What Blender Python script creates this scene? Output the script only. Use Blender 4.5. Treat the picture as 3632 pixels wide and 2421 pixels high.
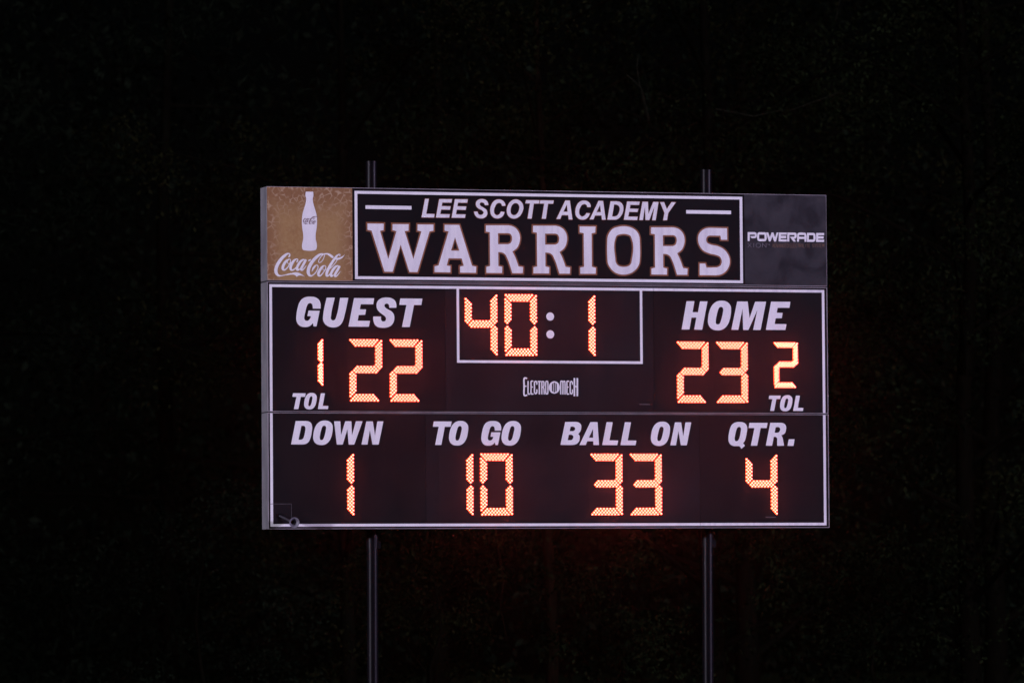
import bpy, math, random
import numpy as np
from mathutils import Vector, Matrix
from mathutils.geometry import delaunay_2d_cdt

# ------------------------------------------------------------------ camera, sky, lights, exposure
scene = bpy.context.scene
for o in list(bpy.data.objects):
    bpy.data.objects.remove(o)
COL = scene.collection
BOARD_Z = 3.0            # lower edge of the scoreboard above the field

cam_data = bpy.data.cameras.new('camera')
cam = bpy.data.objects.new('camera', cam_data)
COL.objects.link(cam)
scene.camera = cam
cam_data.sensor_width = 36.0
cam_data.lens = 200.0
cam_data.clip_end = 1500.0
yaw, pitch, roll = 0.29759, 0.048157, -0.007284
fwd = Vector((math.sin(yaw) * math.cos(pitch), math.cos(yaw) * math.cos(pitch), math.sin(pitch)))
right = Vector((math.cos(yaw), -math.sin(yaw), 0.0))
up = right.cross(fwd)
right2 = right * math.cos(roll) + up * math.sin(roll)
up2 = up * math.cos(roll) - right * math.sin(roll)
cam.matrix_world = Matrix(((right2.x, up2.x, -fwd.x, -15.9309), (right2.y, up2.y, -fwd.y, -50.6776),
                           (right2.z, up2.z, -fwd.z, BOARD_Z - 0.8135), (0, 0, 0, 1)))
cam_data.dof.use_dof = True
cam_data.dof.focus_distance = 53.0
cam_data.dof.aperture_fstop = 3.2

world = bpy.data.worlds.new('World')
scene.world = world
world.use_nodes = True
wn = world.node_tree
wn.nodes.clear()
sky = wn.nodes.new('ShaderNodeTexSky')
sky.sky_type = 'NISHITA'
sky.sun_disc = False
sky.sun_elevation = math.radians(38)
sky.sun_rotation = math.radians(195)
bg = wn.nodes.new('ShaderNodeBackground')
bg.inputs['Strength'].default_value = 0.00010
wo = wn.nodes.new('ShaderNodeOutputWorld')
wn.links.new(sky.outputs[0], bg.inputs['Color'])
wn.links.new(bg.outputs[0], wo.inputs['Surface'])

# moonlight and the spill of the whole lit field, very weak
sun_data = bpy.data.lights.new('sun', 'SUN')
sun_data.energy = 0.17
sun_data.angle = math.radians(3)
sun_data.color = (1.0, 0.95, 0.88)
sun = bpy.data.objects.new('sun', sun_data)
COL.objects.link(sun)
sun.rotation_euler = Vector((-0.10, 0.88, -0.47)).to_track_quat('-Z', 'Y').to_euler()

# the field floodlights on masts along both sidelines, aimed past the end zone
def floodlight(pos, aim, power, cone, color, radius):
    d = bpy.data.lights.new('floodlight', 'SPOT')
    d.energy = power
    d.spot_size = math.radians(cone)
    d.spot_blend = 0.5
    d.color = color
    d.shadow_soft_size = radius
    o = bpy.data.objects.new('floodlight', d)
    COL.objects.link(o)
    o.location = pos
    o.rotation_euler = (Vector(aim) - Vector(pos)).to_track_quat('-Z', 'Y').to_euler()
    return o
floodlight((38, -32, 9.5), (0, 0, 4.5), 81000, 18, (0.745, 0.62, 1.0), 0.9)
floodlight((-46, -18, 9.0), (0, 0, 4.5), 93000, 12, (0.82, 0.76, 1.0), 0.9)

scene.view_settings.view_transform = 'Standard'
scene.view_settings.look = 'None'
scene.view_settings.gamma = 1.0
scene.view_settings.use_curve_mapping = False
scene.view_settings.exposure = 0.0
scene.cycles.use_light_tree = True
scene.cycles.max_bounces = 6
scene.cycles.filter_width = 1.5

# ------------------------------------------------------------------ materials
def new_mat(name):
    m = bpy.data.materials.new(name)
    m.use_nodes = True
    nt = m.node_tree
    b = nt.nodes['Principled BSDF']
    return m, nt, b

def mat(name, c1, c2=None, rough=0.6, scale=4.0, stretch=(1, 1, 1), metal=0.0, bump=0.0, detail=5.0, spec=0.4, lo=0.35, hi=0.65, fine=0.0):
    """colour that drifts between c1 and c2 with two sizes of noise, roughness that drifts with it"""
    m, nt, b = new_mat(name)
    N, L = nt.nodes, nt.links
    b.inputs['Metallic'].default_value = metal
    b.inputs['Specular IOR Level'].default_value = spec
    c2 = c2 or tuple(v * 0.85 for v in c1)
    tc = N.new('ShaderNodeTexCoord')
    mp = N.new('ShaderNodeMapping')
    mp.inputs['Scale'].default_value = stretch
    L.new(tc.outputs['Object'], mp.inputs['Vector'])
    nz = N.new('ShaderNodeTexNoise')
    nz.inputs['Scale'].default_value = scale
    nz.inputs['Detail'].default_value = detail
    L.new(mp.outputs[0], nz.inputs['Vector'])
    mr = N.new('ShaderNodeMapRange')
    mr.inputs['From Min'].default_value = lo
    mr.inputs['From Max'].default_value = hi
    L.new(nz.outputs['Fac'], mr.inputs['Value'])
    mx = N.new('ShaderNodeMix')
    mx.data_type = 'RGBA'
    mx.inputs['A'].default_value = (*c1, 1)
    mx.inputs['B'].default_value = (*c2, 1)
    L.new(mr.outputs[0], mx.inputs['Factor'])
    out = mx.outputs['Result']
    if fine:
        n2 = N.new('ShaderNodeTexNoise')
        n2.inputs['Scale'].default_value = 90.0
        n2.inputs['Detail'].default_value = 2.0
        L.new(tc.outputs['Object'], n2.inputs['Vector'])
        m2 = N.new('ShaderNodeMapRange')
        m2.inputs['To Min'].default_value = 1.0 - fine
        m2.inputs['To Max'].default_value = 1.0 + fine
        L.new(n2.outputs['Fac'], m2.inputs['Value'])
        sc = N.new('ShaderNodeVectorMath')
        sc.operation = 'SCALE'
        L.new(out, sc.inputs[0])
        L.new(m2.outputs[0], sc.inputs['Scale'])
        out = sc.outputs[0]
    L.new(out, b.inputs['Base Color'])
    rr = N.new('ShaderNodeMapRange')
    rr.inputs['To Min'].default_value = rough * 0.85
    rr.inputs['To Max'].default_value = min(1.0, rough * 1.15)
    L.new(nz.outputs['Fac'], rr.inputs['Value'])
    L.new(rr.outputs[0], b.inputs['Roughness'])
    if bump:
        bp = N.new('ShaderNodeBump')
        bp.inputs['Strength'].default_value = bump
        bp.inputs['Distance'].default_value = 0.01
        L.new(nz.outputs['Fac'], bp.inputs['Height'])
        L.new(bp.outputs[0], b.inputs['Normal'])
    return m

VINYL = mat('white_vinyl', (0.80, 0.79, 0.80), (0.70, 0.69, 0.71), 0.55, 3.0, (3, 1, 0.5), lo=0.4, hi=0.75, fine=0.05)
VINYL_OLD = mat('weathered_white_vinyl', (0.78, 0.76, 0.77), (0.64, 0.62, 0.66), 0.6, 4.5, (4, 1, 0.35), lo=0.42, hi=0.68, fine=0.06)
PANEL = mat('black_painted_panel', (0.0074, 0.0058, 0.0070), (0.0105, 0.0080, 0.0092), 0.55, 2.2, fine=0.10, spec=0.05)
PANEL_WORN = mat('dusty_black_panel', (0.0092, 0.0072, 0.0088), (0.0155, 0.0120, 0.0145), 0.6, 1.6, fine=0.10, spec=0.05)
NAVY = mat('dark_printed_vinyl', (0.0066, 0.0055, 0.0066), (0.0088, 0.0072, 0.0084), 0.5, 2.0, fine=0.08, spec=0.05)
ORANGE = mat('rust_orange_vinyl', (0.225, 0.078, 0.026), (0.17, 0.058, 0.022), 0.6, 6.0, fine=0.08)
ALU = mat('aged_aluminium', (0.24, 0.235, 0.24), (0.155, 0.15, 0.16), 0.55, 5.0, (1, 1, 0.6), metal=0.25, bump=0.05, fine=0.08)
TRIM = mat('trim_aluminium', (0.34, 0.31, 0.33), (0.20, 0.185, 0.20), 0.5, 5.0)
STEEL = mat('black_painted_steel', (0.0042, 0.0036, 0.0050), (0.0020, 0.0018, 0.0026), 0.38, 7.0, (1, 1, 0.5), bump=0.12, spec=0.08)
HORN = mat('grey_horn_metal', (0.19, 0.18, 0.215), (0.12, 0.115, 0.135), 0.5, 20.0)
HORN_DARK = mat('dark_horn_tube', (0.050, 0.047, 0.055), (0.03, 0.028, 0.034), 0.6, 20.0, spec=0.2)
SOCKET = mat('horn_throat', (0.006, 0.006, 0.006), None, 0.8, 10.0)
GREYINK = mat('grey_print', (0.22, 0.20, 0.23), (0.15, 0.14, 0.16), 0.6, 30.0)
BROWNINK = mat('faded_orange_print', (0.17, 0.085, 0.045), (0.10, 0.055, 0.034), 0.6, 60.0)
LABELINK = mat('label_print', (0.26, 0.19, 0.20), (0.20, 0.14, 0.15), 0.6, 60.0)
SLOT = mat('latch_metal', (0.11, 0.10, 0.11), (0.08, 0.075, 0.08), 0.5, 20.0, metal=0.3)
BARK = mat('bark_brown', (0.024, 0.020, 0.017), (0.012, 0.010, 0.009), 0.9, 9.0, (2, 2, 0.5), bump=0.5)
BARK_PALE = mat('bark_pale', (0.15, 0.145, 0.14), (0.05, 0.048, 0.045), 0.9, 12.0, (2, 2, 0.6), bump=0.4)
BARK_RED = mat('bark_reddish', (0.075, 0.036, 0.026), (0.030, 0.016, 0.012), 0.9, 10.0, (2, 2, 0.4), bump=0.4)

def leaf_mat(name, a, b_):
    m, nt, b = new_mat(name)
    N, L = nt.nodes, nt.links
    geo = N.new('ShaderNodeNewGeometry')
    nz = N.new('ShaderNodeTexNoise')
    nz.inputs['Scale'].default_value = 0.7
    L.new(geo.outputs['Position'], nz.inputs['Vector'])
    ad = N.new('ShaderNodeMath')
    ad.operation = 'MULTIPLY_ADD'
    L.new(geo.outputs['Random Per Island'], ad.inputs[0])
    ad.inputs[1].default_value = 0.7
    L.new(nz.outputs['Fac'], ad.inputs[2])
    mr = N.new('ShaderNodeMapRange')
    mr.inputs['From Min'].default_value = 0.35
    mr.inputs['From Max'].default_value = 1.35
    L.new(ad.outputs[0], mr.inputs['Value'])
    mx = N.new('ShaderNodeMix')
    mx.data_type = 'RGBA'
    mx.inputs['A'].default_value = (*a, 1)
    mx.inputs['B'].default_value = (*b_, 1)
    L.new(mr.outputs[0], mx.inputs['Factor'])
    n2 = N.new('ShaderNodeTexNoise')             # darker and lighter clumps put into the leaf colour by noise
    n2.inputs['Scale'].default_value = 0.9
    n2.inputs['Detail'].default_value = 3.0
    L.new(geo.outputs['Position'], n2.inputs['Vector'])
    m2 = N.new('ShaderNodeMapRange')
    m2.inputs['From Min'].default_value = 0.42
    m2.inputs['From Max'].default_value = 0.62
    m2.inputs['To Min'].default_value = 0.30
    m2.inputs['To Max'].default_value = 1.30
    L.new(n2.outputs['Fac'], m2.inputs['Value'])
    sc = N.new('ShaderNodeVectorMath')
    sc.operation = 'SCALE'
    L.new(mx.outputs['Result'], sc.inputs[0])
    L.new(m2.outputs[0], sc.inputs['Scale'])
    L.new(sc.outputs[0], b.inputs['Base Color'])
    b.inputs['Roughness'].default_value = 0.6
    b.inputs['Specular IOR Level'].default_value = 0.1
    return m
LEAF_A = leaf_mat('leaves_deep_green', (0.030, 0.045, 0.022), (0.095, 0.125, 0.075))
LEAF_B = leaf_mat('leaves_olive', (0.035, 0.040, 0.018), (0.110, 0.110, 0.060))
LEAF_C = leaf_mat('needles_blue_green', (0.022, 0.038, 0.028), (0.070, 0.095, 0.080))

def print_mat():
    """faded copper-coloured sponsor print: pale droplet outlines creeping in from the edges over a mottled ground"""
    m, nt, b = new_mat('copper_print')
    N, L = nt.nodes, nt.links
    tc = N.new('ShaderNodeTexCoord')
    def noise(scale, detail=4.0):
        n = N.new('ShaderNodeTexNoise')
        n.inputs['Scale'].default_value = scale
        n.inputs['Detail'].default_value = detail
        L.new(tc.outputs['Object'], n.inputs['Vector'])
        return n.outputs['Fac']
    def mrange(v, a, c, d=0.0, e=1.0):
        n = N.new('ShaderNodeMapRange')
        n.inputs['From Min'].default_value = a
        n.inputs['From Max'].default_value = c
        n.inputs['To Min'].default_value = d
        n.inputs['To Max'].default_value = e
        L.new(v, n.inputs['Value'])
        return n.outputs[0]
    def math_(op, a, c):
        n = N.new('ShaderNodeMath')
        n.operation = op
        for i, v in enumerate((a, c)):
            if isinstance(v, (int, float)):
                n.inputs[i].default_value = v
            else:
                L.new(v, n.inputs[i])
        return n.outputs[0]
    def mixc(f, a, c):
        n = N.new('ShaderNodeMix')
        n.data_type = 'RGBA'
        for k, v in (('A', a), ('B', c)):
            if isinstance(v, tuple):
                n.inputs[k].default_value = (*v, 1)
            else:
                L.new(v, n.inputs[k])
        L.new(f, n.inputs['Factor'])
        return n.outputs['Result']
    sep = N.new('ShaderNodeSeparateXYZ')
    L.new(tc.outputs['Object'], sep.inputs[0])
    # distance from the panel's middle, in half-widths (panel 0.82 x 0.86 m)
    ax = math_('ABSOLUTE', math_('SUBTRACT', sep.outputs['X'], -2.335), 0)
    az = math_('SUBTRACT', sep.outputs['Z'], 2.72)
    ex = mrange(ax, 0.24, 0.40)
    ez = mrange(az, 0.12, 0.36)
    edge = math_('MAXIMUM', ex, ez)
    edge = math_('ADD', edge, mrange(noise(5.0, 2.0), 0.60, 0.75, 0.0, 0.45))
    vo = N.new('ShaderNodeTexVoronoi')
    vo.feature = 'DISTANCE_TO_EDGE'
    vo.inputs['Scale'].default_value = 19.0
    L.new(tc.outputs['Object'], vo.inputs['Vector'])
    line = mrange(vo.outputs['Distance'], 0.03, 0.11, 1.0, 0.0)
    broken = mrange(noise(16.0, 1.0), 0.42, 0.58)
    line = math_('MULTIPLY', math_('MULTIPLY', line, edge), broken)
    base = mixc(mrange(noise(2.2), 0.35, 0.7), (0.325, 0.195, 0.072), (0.265, 0.130, 0.040))
    base = mixc(mrange(noise(38.0, 3.0), 0.3, 0.7), base, (0.35, 0.215, 0.088))
    base = mixc(math_('MULTIPLY', edge, 0.8), base, (0.205, 0.092, 0.036))
    col = mixc(math_('MULTIPLY', line, 0.6), base, (0.52, 0.38, 0.24))
    L.new(col, b.inputs['Base Color'])
    b.inputs['Roughness'].default_value = 0.6
    b.inputs['Specular IOR Level'].default_value = 0.3
    return m
COPPER = print_mat()

def smear_mat():
    """charcoal sponsor print, scuffed and stained in blotches"""
    m, nt, b = new_mat('charcoal_print')
    N, L = nt.nodes, nt.links
    tc = N.new('ShaderNodeTexCoord')
    cols = [(0.0, (0.008, 0.0075, 0.009)), (0.40, (0.019, 0.0175, 0.021)), (0.52, (0.034, 0.032, 0.037)), (0.72, (0.050, 0.047, 0.052))]
    nz = N.new('ShaderNodeTexNoise')
    nz.inputs['Scale'].default_value = 3.4
    nz.inputs['Detail'].default_value = 7.0
    nz.inputs['Roughness'].default_value = 0.6
    nz.inputs['Distortion'].default_value = 0.6
    L.new(tc.outputs['Object'], nz.inputs['Vector'])
    r = N.new('ShaderNodeValToRGB')
    el = r.color_ramp.elements
    el[0].position, el[0].color = cols[0][0], (*cols[0][1], 1)
    el[1].position, el[1].color = cols[3][0], (*cols[3][1], 1)
    for p_, c_ in cols[1:3]:
        e = el.new(p_)
        e.color = (*c_, 1)
    L.new(nz.outputs['Fac'], r.inputs['Fac'])
    L.new(r.outputs['Color'], b.inputs['Base Color'])
    b.inputs['Roughness'].default_value = 0.7
    b.inputs['Specular IOR Level'].default_value = 0.08
    return m
CHARCOAL = smear_mat()

def led_mat(name, color, strength):
    m, nt, b = new_mat(name)
    b.inputs['Base Color'].default_value = (0.8, 0.25, 0.08, 1)
    b.inputs['Roughness'].default_value = 0.2
    b.inputs['Emission Color'].default_value = color
    b.inputs['Emission Strength'].default_value = strength
    return m
LED = led_mat('lit_amber_lens', (1.0, 0.080, 0.022, 1), 12.0)
LED_TIP = led_mat('lit_lens_tip', (1.0, 0.098, 0.112, 1), 12.0)


# ------------------------------------------------------------------ measured drawing data
# lettering outlines on the board face, in tenths of a millimetre (x to the right of the middle, z above the lower edge; a third value 1 = smooth point)
WORDS = {
 'GUEST': [
  ["-22355,20315 -23097,20309 -23112,20548,1 -23177,20733,1 -23341,20812,1 -23523,20757,1 -23672,20516,1 -23784,20116,1 -23897,19637,1 -23915,19371,1 -23828,19223,1 -23663,19177,1 -23487,19242,1 -23349,19403,1 -23282,19605 -23612,19613 -23510,20119 -22438,20118 -22749,18674 -23035,18672 -23104,18979 -23325,18738,1 -23601,18619,1 -23930,18601,1 -24259,18662,1 -24532,18888,1 -24678,19259,1 -24665,19684,1 -24551,20322,1 -24384,20829,1 -24135,21176,1 -23750,21366,1 -23310,21407,1 -22871,21358,1 -22542,21165,1 -22363,20820,1"],
  ["-21771,21331 -20989,21339 -21352,19685,1 -21370,19393,1 -21260,19260,1 -21106,19235,1 -20957,19343,1 -20857,19583,1 -20477,21328 -19689,21335 -20045,19776,1 -20186,19296,1 -20381,18922,1 -20686,18680,1 -21127,18586,1 -21622,18672,1 -21950,18909,1 -22124,19280,1 -22111,19679,1"],
  ["-19694,18671 -19142,21319 -17209,21321 -17306,20760 -18494,20749 -18591,20284 -17989,20274 -18086,19777 -18705,19756 -18808,19227 -17620,19221 -17734,18676"],
  ["-17313,19624 -16556,19630 -16568,19406,1 -16486,19230,1 -16320,19178,1 -16154,19233,1 -16081,19437,1 -16152,19623,1 -16372,19797,1 -16702,20045,1 -16922,20310,1 -16992,20656,1 -16918,20977,1 -16667,21246,1 -16279,21383,1 -15863,21398,1 -15476,21311,1 -15200,21100,1 -15075,20780,1 -15077,20460 -15758,20454 -15785,20694,1 -15895,20815,1 -16061,20825,1 -16200,20727,1 -16212,20583,1 -16118,20450,1 -15870,20292,1 -15539,20109,1 -15319,19817,1 -15277,19497,1 -15368,19095,1 -15603,18800,1 -15992,18626,1 -16463,18596,1 -16877,18656,1 -17152,18868,1 -17288,19213,1"],
  ["-14798,20729 -14689,21329 -12551,21327 -12660,20733 -13372,20731 -13802,18681 -14551,18675 -14104,20725"],
 ],
 'DOWN': [
  ["-25241,7778 -24790,9934 -23832,9945 -23626,9922,1 -23359,9787,1 -23233,9501,1 -23261,8944,1 -23388,8386,1 -23534,8068,1 -23761,7868,1 -24050,7788,1 -24214,7780", "-24532,8217 -24245,9498 -24081,9499 -23937,9459,1 -23868,9300,1 -23899,8942,1 -23983,8584,1 -24067,8365,1 -24211,8245,1 -24335,8217"],
  ["-21999,9990,1 -21690,9951,1 -21443,9805,1 -21280,9566,1 -21253,9267,1 -21292,8909,1 -21389,8510,1 -21556,8151,1 -21805,7892,1 -22115,7752,1 -22404,7732,1 -22733,7791,1 -22999,7989,1 -23129,8307,1 -23119,8665,1 -23055,9024,1 -22929,9382,1 -22722,9701,1 -22432,9909,1", "-22064,9516,1 -21940,9465,1 -21887,9325,1 -21922,9067,1 -22019,8668,1 -22111,8389,1 -22215,8230,1 -22347,8182,1 -22463,8229,1 -22503,8388,1 -22472,8667,1 -22375,9065,1 -22279,9344,1 -22208,9464,1"],
  ["-21125,9925 -20526,9927 -20460,8652 -20052,9929 -19469,9930 -19415,8626 -19035,9932 -18393,9934 -19205,7777 -19742,7776 -19849,9199 -20312,7775 -20878,7774"],
  ["-18514,7779 -18029,9923 -17412,9925 -17209,8619 -16977,9926 -16396,9928 -16866,7782 -17459,7781 -17699,9117 -17935,7780"],
 ],
 'QTR.': [
  ["18589,9981,1 18890,9934,1 19140,9777,1 19262,9539,1 19276,9286,1 19233,8969,1 19162,8620,1 19041,8240,1 18830,7929 18920,7891,1 19029,7733 18658,7431 18599,7574,1 18482,7684,1 18298,7706,1 18064,7699,1 17796,7737,1 17563,7888,1 17415,8141,1 17391,8458,1 17445,8869,1 17543,9281,1 17714,9662,1 17951,9868,1 18253,9964,1", "18483,9515,1 18600,9468,1 18659,9316,1 18612,8999,1 18525,8587,1 18439,8365,1 18320,8206,1 18185,8165,1 18069,8206,1 18020,8364,1 18056,8681,1 18144,9061,1 18247,9346,1 18349,9473,1"],
  ["19419,9413 19511,9901 21319,9899 21227,9416 20625,9415 20261,7748 19628,7743 20006,9410"],
  ["21125,7746 21600,9911 22654,9914 22889,9873,1 23090,9740,1 23182,9518,1 23159,9232,1 23082,8978,1 22912,8819,1 22676,8733 22775,8597,1 22840,8374,1 22898,8057,1 22959,7749 22262,7739 22266,8183,1 22252,8468,1 22169,8554,1 21934,8585 21757,7747", "22022,8991 22128,9484 22313,9506,1 22481,9478,1 22574,9358,1 22562,9183,1 22460,9040,1 22274,8970,1 22139,8976,1"],
  ["23295,7740 23437,8360 24020,8361 23902,7732"],
 ],
 'HOME': [
  ["12826,18661 13343,21328 14125,21335 13929,20292 14469,20297 14683,21323 15428,21330 14872,18650 14081,18662 14306,19793 13822,19789 13607,18667"],
  ["16856,21411,1 17237,21363,1 17542,21181,1 17743,20884,1 17776,20512,1 17728,20066,1 17609,19570,1 17403,19123,1 17095,18801,1 16713,18627,1 16357,18602,1 15951,18675,1 15623,18922,1 15462,19317,1 15475,19763,1 15554,20209,1 15709,20655,1 15964,21052,1 16322,21311,1", "16776,20822,1 16929,20758,1 16994,20584,1 16951,20263,1 16831,19767,1 16718,19419,1 16590,19222,1 16427,19162,1 16284,19220,1 16234,19418,1 16273,19765,1 16392,20261,1 16511,20608,1 16598,20757,1"],
  ["17782,18673 18397,21348 19444,21358 19616,19793 20193,21347 21290,21357 20710,18678 19961,18672 20401,20552 19493,18669 18960,18665 18923,20672 18483,18678"],
  ["21239,18692 21792,21366 23728,21368 23631,20802 22441,20790 22344,20321 22947,20311 22850,19809 22230,19788 22127,19253 23316,19247 23202,18697"],
 ],
 'TOL': [
  ["-25091,12163 -25029,12495 -23821,12494 -23882,12166 -24285,12165 -24528,11031 -24951,11028 -24699,12161"],
  ["-23249,12536,1 -23050,12509,1 -22891,12410,1 -22786,12248,1 -22769,12045,1 -22794,11803,1 -22856,11532,1 -22964,11289,1 -23124,11113,1 -23323,11019,1 -23509,11005,1 -23721,11045,1 -23892,11179,1 -23976,11395,1 -23970,11637,1 -23928,11881,1 -23847,12123,1 -23714,12340,1 -23527,12481,1", "-23291,12214,1 -23211,12180,1 -23177,12085,1 -23199,11910,1 -23262,11639,1 -23321,11450,1 -23388,11343,1 -23473,11310,1 -23547,11342,1 -23573,11450,1 -23553,11639,1 -23491,11909,1 -23429,12098,1 -23383,12179,1"],
  ["-22668,11042 -22372,12506 -21985,12499 -22204,11342 -21651,11335 -21709,11036"],
 ],
 'TOL ': [
  ["21457,12155 21515,12483 22667,12482 22608,12157 22224,12156 21993,11035 21590,11032 21830,12153"],
  ["23344,12532,1 23550,12506,1 23714,12407,1 23823,12245,1 23840,12042,1 23815,11799,1 23750,11529,1 23639,11285,1 23473,11109,1 23267,11014,1 23074,11001,1 22855,11041,1 22678,11175,1 22591,11391,1 22598,11634,1 22641,11877,1 22725,12120,1 22862,12336,1 23056,12477,1", "23301,12211,1 23383,12176,1 23418,12081,1 23395,11906,1 23331,11636,1 23269,11446,1 23200,11339,1 23112,11306,1 23035,11338,1 23008,11446,1 23029,11635,1 23093,11905,1 23157,12094,1 23205,12176,1"],
  ["23897,11038 24200,12493 24597,12487 24373,11336 24941,11329 24881,11032"],
 ],
 'LEE SCOTT ACADEMY': [
  ["-12593,28885 -12246,30605 -11883,30610 -12143,29209 -11332,29205 -11388,28885"],
  ["-11201,28888 -10868,30604 -9623,30612 -9695,30297 -10577,30295 -10643,29949 -9777,29946 -9844,29631 -10699,29640 -10787,29202 -9852,29199 -9918,28890"],
  ["-9678,28893 -9345,30611 -8097,30618 -8169,30303 -9052,30301 -9119,29955 -8252,29952 -8318,29637 -9175,29646 -9264,29207 -8327,29205 -8393,28895"],
  ["-7505,29479 -7156,29484 -7104,29304,1 -6890,29178,1 -6648,29259,1 -6566,29414,1 -6699,29593,1 -6993,29743,1 -7260,29971,1 -7322,30202,1 -7229,30461,1 -6987,30629,1 -6664,30665,1 -6343,30577,1 -6157,30373,1 -6089,30117 -6427,30102 -6506,30265,1 -6694,30355,1 -6882,30311,1 -6952,30182,1 -6857,30029,1 -6563,29852,1 -6269,29625,1 -6202,29342,1 -6327,29057,1 -6570,28899,1 -6839,28860,1 -7160,28927,1 -7400,29145,1"],
  ["-4428,30078 -4762,30058 -4841,30263,1 -5028,30338,1 -5271,30257,1 -5461,29971,1 -5561,29609,1 -5493,29300,1 -5279,29174,1 -5036,29281,1 -4873,29525 -4524,29479 -4688,29131,1 -4958,28937,1 -5281,28881,1 -5603,28964,1 -5843,29244,1 -5921,29604,1 -5837,30069,1 -5619,30433,1 -5322,30617,1 -5026,30658,1 -4704,30549,1 -4491,30320,1"],
  ["-3384,30671,1 -3035,30573,1 -2768,30293,1 -2690,29907,1 -2801,29492,1 -3046,29128,1 -3344,28943,1 -3667,28887,1 -3990,28986,1 -4230,29240,1 -4308,29600,1 -4224,30040,1 -3979,30430,1 -3708,30615,1", "-3414,30346,1 -3199,30261,1 -3077,30030,1 -3095,29746,1 -3232,29435,1 -3422,29251,1 -3638,29197,1 -3853,29297,1 -3942,29528,1 -3918,29838,1 -3765,30175,1 -3603,30307,1"],
  ["-2487,30333 -2415,30623 -1109,30627 -1165,30331 -1662,30324 -1889,28911 -2277,28906 -2029,30329"],
  ["-1095,30337 -1022,30628 286,30631 229,30336 -268,30329 -496,28914 -885,28909 -636,30334"],
  ["552,28908 1432,30648 1876,30644 2111,28887 1759,28883 1708,29285 1069,29277 920,28913", "1234,29589 1651,29595 1581,30277"],
  ["3922,30077 3596,30057 3516,30253,1 3327,30344,1 3109,30289,1 2890,30011,1 2779,29673,1 2830,29337,1 3046,29169,1 3318,29266,1 3510,29502 3852,29470 3670,29141,1 3424,28946,1 3098,28875,1 2746,28958,1 2477,29229,1 2409,29564,1 2484,30031,1 2731,30449,1 3031,30635,1 3357,30665,1 3709,30541,1 3897,30310,1"],
  ["3820,28921 4704,30664 5149,30660 5385,28900 5031,28895 4980,29299 4339,29290 4189,28926", "4504,29604 4923,29609 4853,30293"],
  ["5559,28918 5894,30640 6510,30643 6836,30570,1 7079,30330,1 7147,29993,1 7045,29525,1 6796,29158,1 6468,28946,1 6141,28916", "6024,29215 6235,30344 6480,30347 6697,30220,1 6793,29988,1 6735,29650,1 6553,29336,1 6307,29214,1"],
  ["7192,28930 7528,30637 8772,30639 8699,30342 7842,30340 7774,29976 8630,29962 8546,29675 7711,29679 7614,29221 8552,29223 8495,28911"],
  ["8714,28924 9045,30633 9581,30641 9625,29508 10111,30633 10630,30640 10331,28920 9986,28926 10233,30218 9702,28927 9331,28932 9287,30179 9074,28919"],
  ["10794,30627 11188,30633 11456,29976 11917,30643 12344,30639 11579,29613 11463,28935 11080,28930 11223,29608"],
 ],
 'WARRIORS': [
  ["-17817,28238 -16249,28237 -16267,27644 -16613,27573 -15831,24968 -15029,27562 -15408,27655 -15395,28212 -13845,28224 -13863,27622 -14234,27572 -13413,24996 -12622,27571 -12992,27646 -12979,28213 -11444,28224 -11452,27653 -11833,27581 -13027,23787 -13805,23788 -14635,26319 -15414,23793 -16208,23793 -17430,27589 -17812,27646"],
  ["-10366,28216 -8948,28221 -7727,24435 -7322,24350 -7350,23781 -8896,23782 -8901,24355 -8533,24426 -8737,25107 -10002,25102 -10184,24430 -9831,24380 -9844,23799 -11372,23801 -11368,24350 -10987,24430 -9985,27604 -10370,27666", "-9756,25820 -8956,25820 -9365,27076"],
  ["-6350,28221 -4147,28250 -3770,28167,1 -3395,27940,1 -3129,27557,1 -3036,27068,1 -3109,26602,1 -3328,26161,1 -3788,25805 -3576,25411,1 -3207,24435 -2760,24363 -2791,23795 -3804,23784 -4304,25196,1 -4490,25529,1 -4757,25696,1 -5176,25737 -5170,24439 -4794,24366 -4809,23789 -6340,23783 -6336,24349 -5976,24430 -5979,27587 -6355,27629", "-5185,27505 -4179,27517 -3964,27443,1 -3832,27212,1 -3834,26851,1 -3944,26618,1 -4187,26486 -5182,26474"],
  ["-1754,28240 461,28269 839,28186,1 1216,27959,1 1483,27574,1 1577,27084,1 1503,26618,1 1283,26175,1 820,25818 1033,25423,1 1404,24445 1853,24372 1821,23803 803,23792 301,25208,1 115,25541,1 -154,25709,1 -575,25750 -569,24449 -192,24376 -207,23797 -1746,23791 -1741,24359 -1379,24440 -1381,27605 -1759,27646", "-583,27522 428,27535 644,27460,1 777,27229,1 774,26867,1 664,26633,1 420,26501 -580,26489"],
  ["2822,28238 4385,28238 4347,27668 3994,27606 3995,24473 4390,24364 4369,23820 2850,23804 2855,24388 3224,24465 3212,27612 2828,27669"],
  ["6627,28248,1 7671,28262,1 8135,28091,1 8538,27737,1 8720,27269,1 8750,26716,1 8739,25389,1 8658,24779,1 8392,24334,1 7983,23998,1 7517,23816,1 6704,23808,1 6242,23980,1 5840,24362,1 5583,24800,1 5530,25352,1 5524,26677,1 5557,27229,1 5752,27701,1 6103,28065,1", "6737,27531,1 7549,27542,1 7809,27434,1 7952,27149,1 7934,25103,1 7874,24854,1 7698,24631,1 7407,24517,1 6856,24511,1 6538,24645,1 6355,24919,1 6311,25250,1 6327,27128,1 6457,27406,1"],
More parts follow.
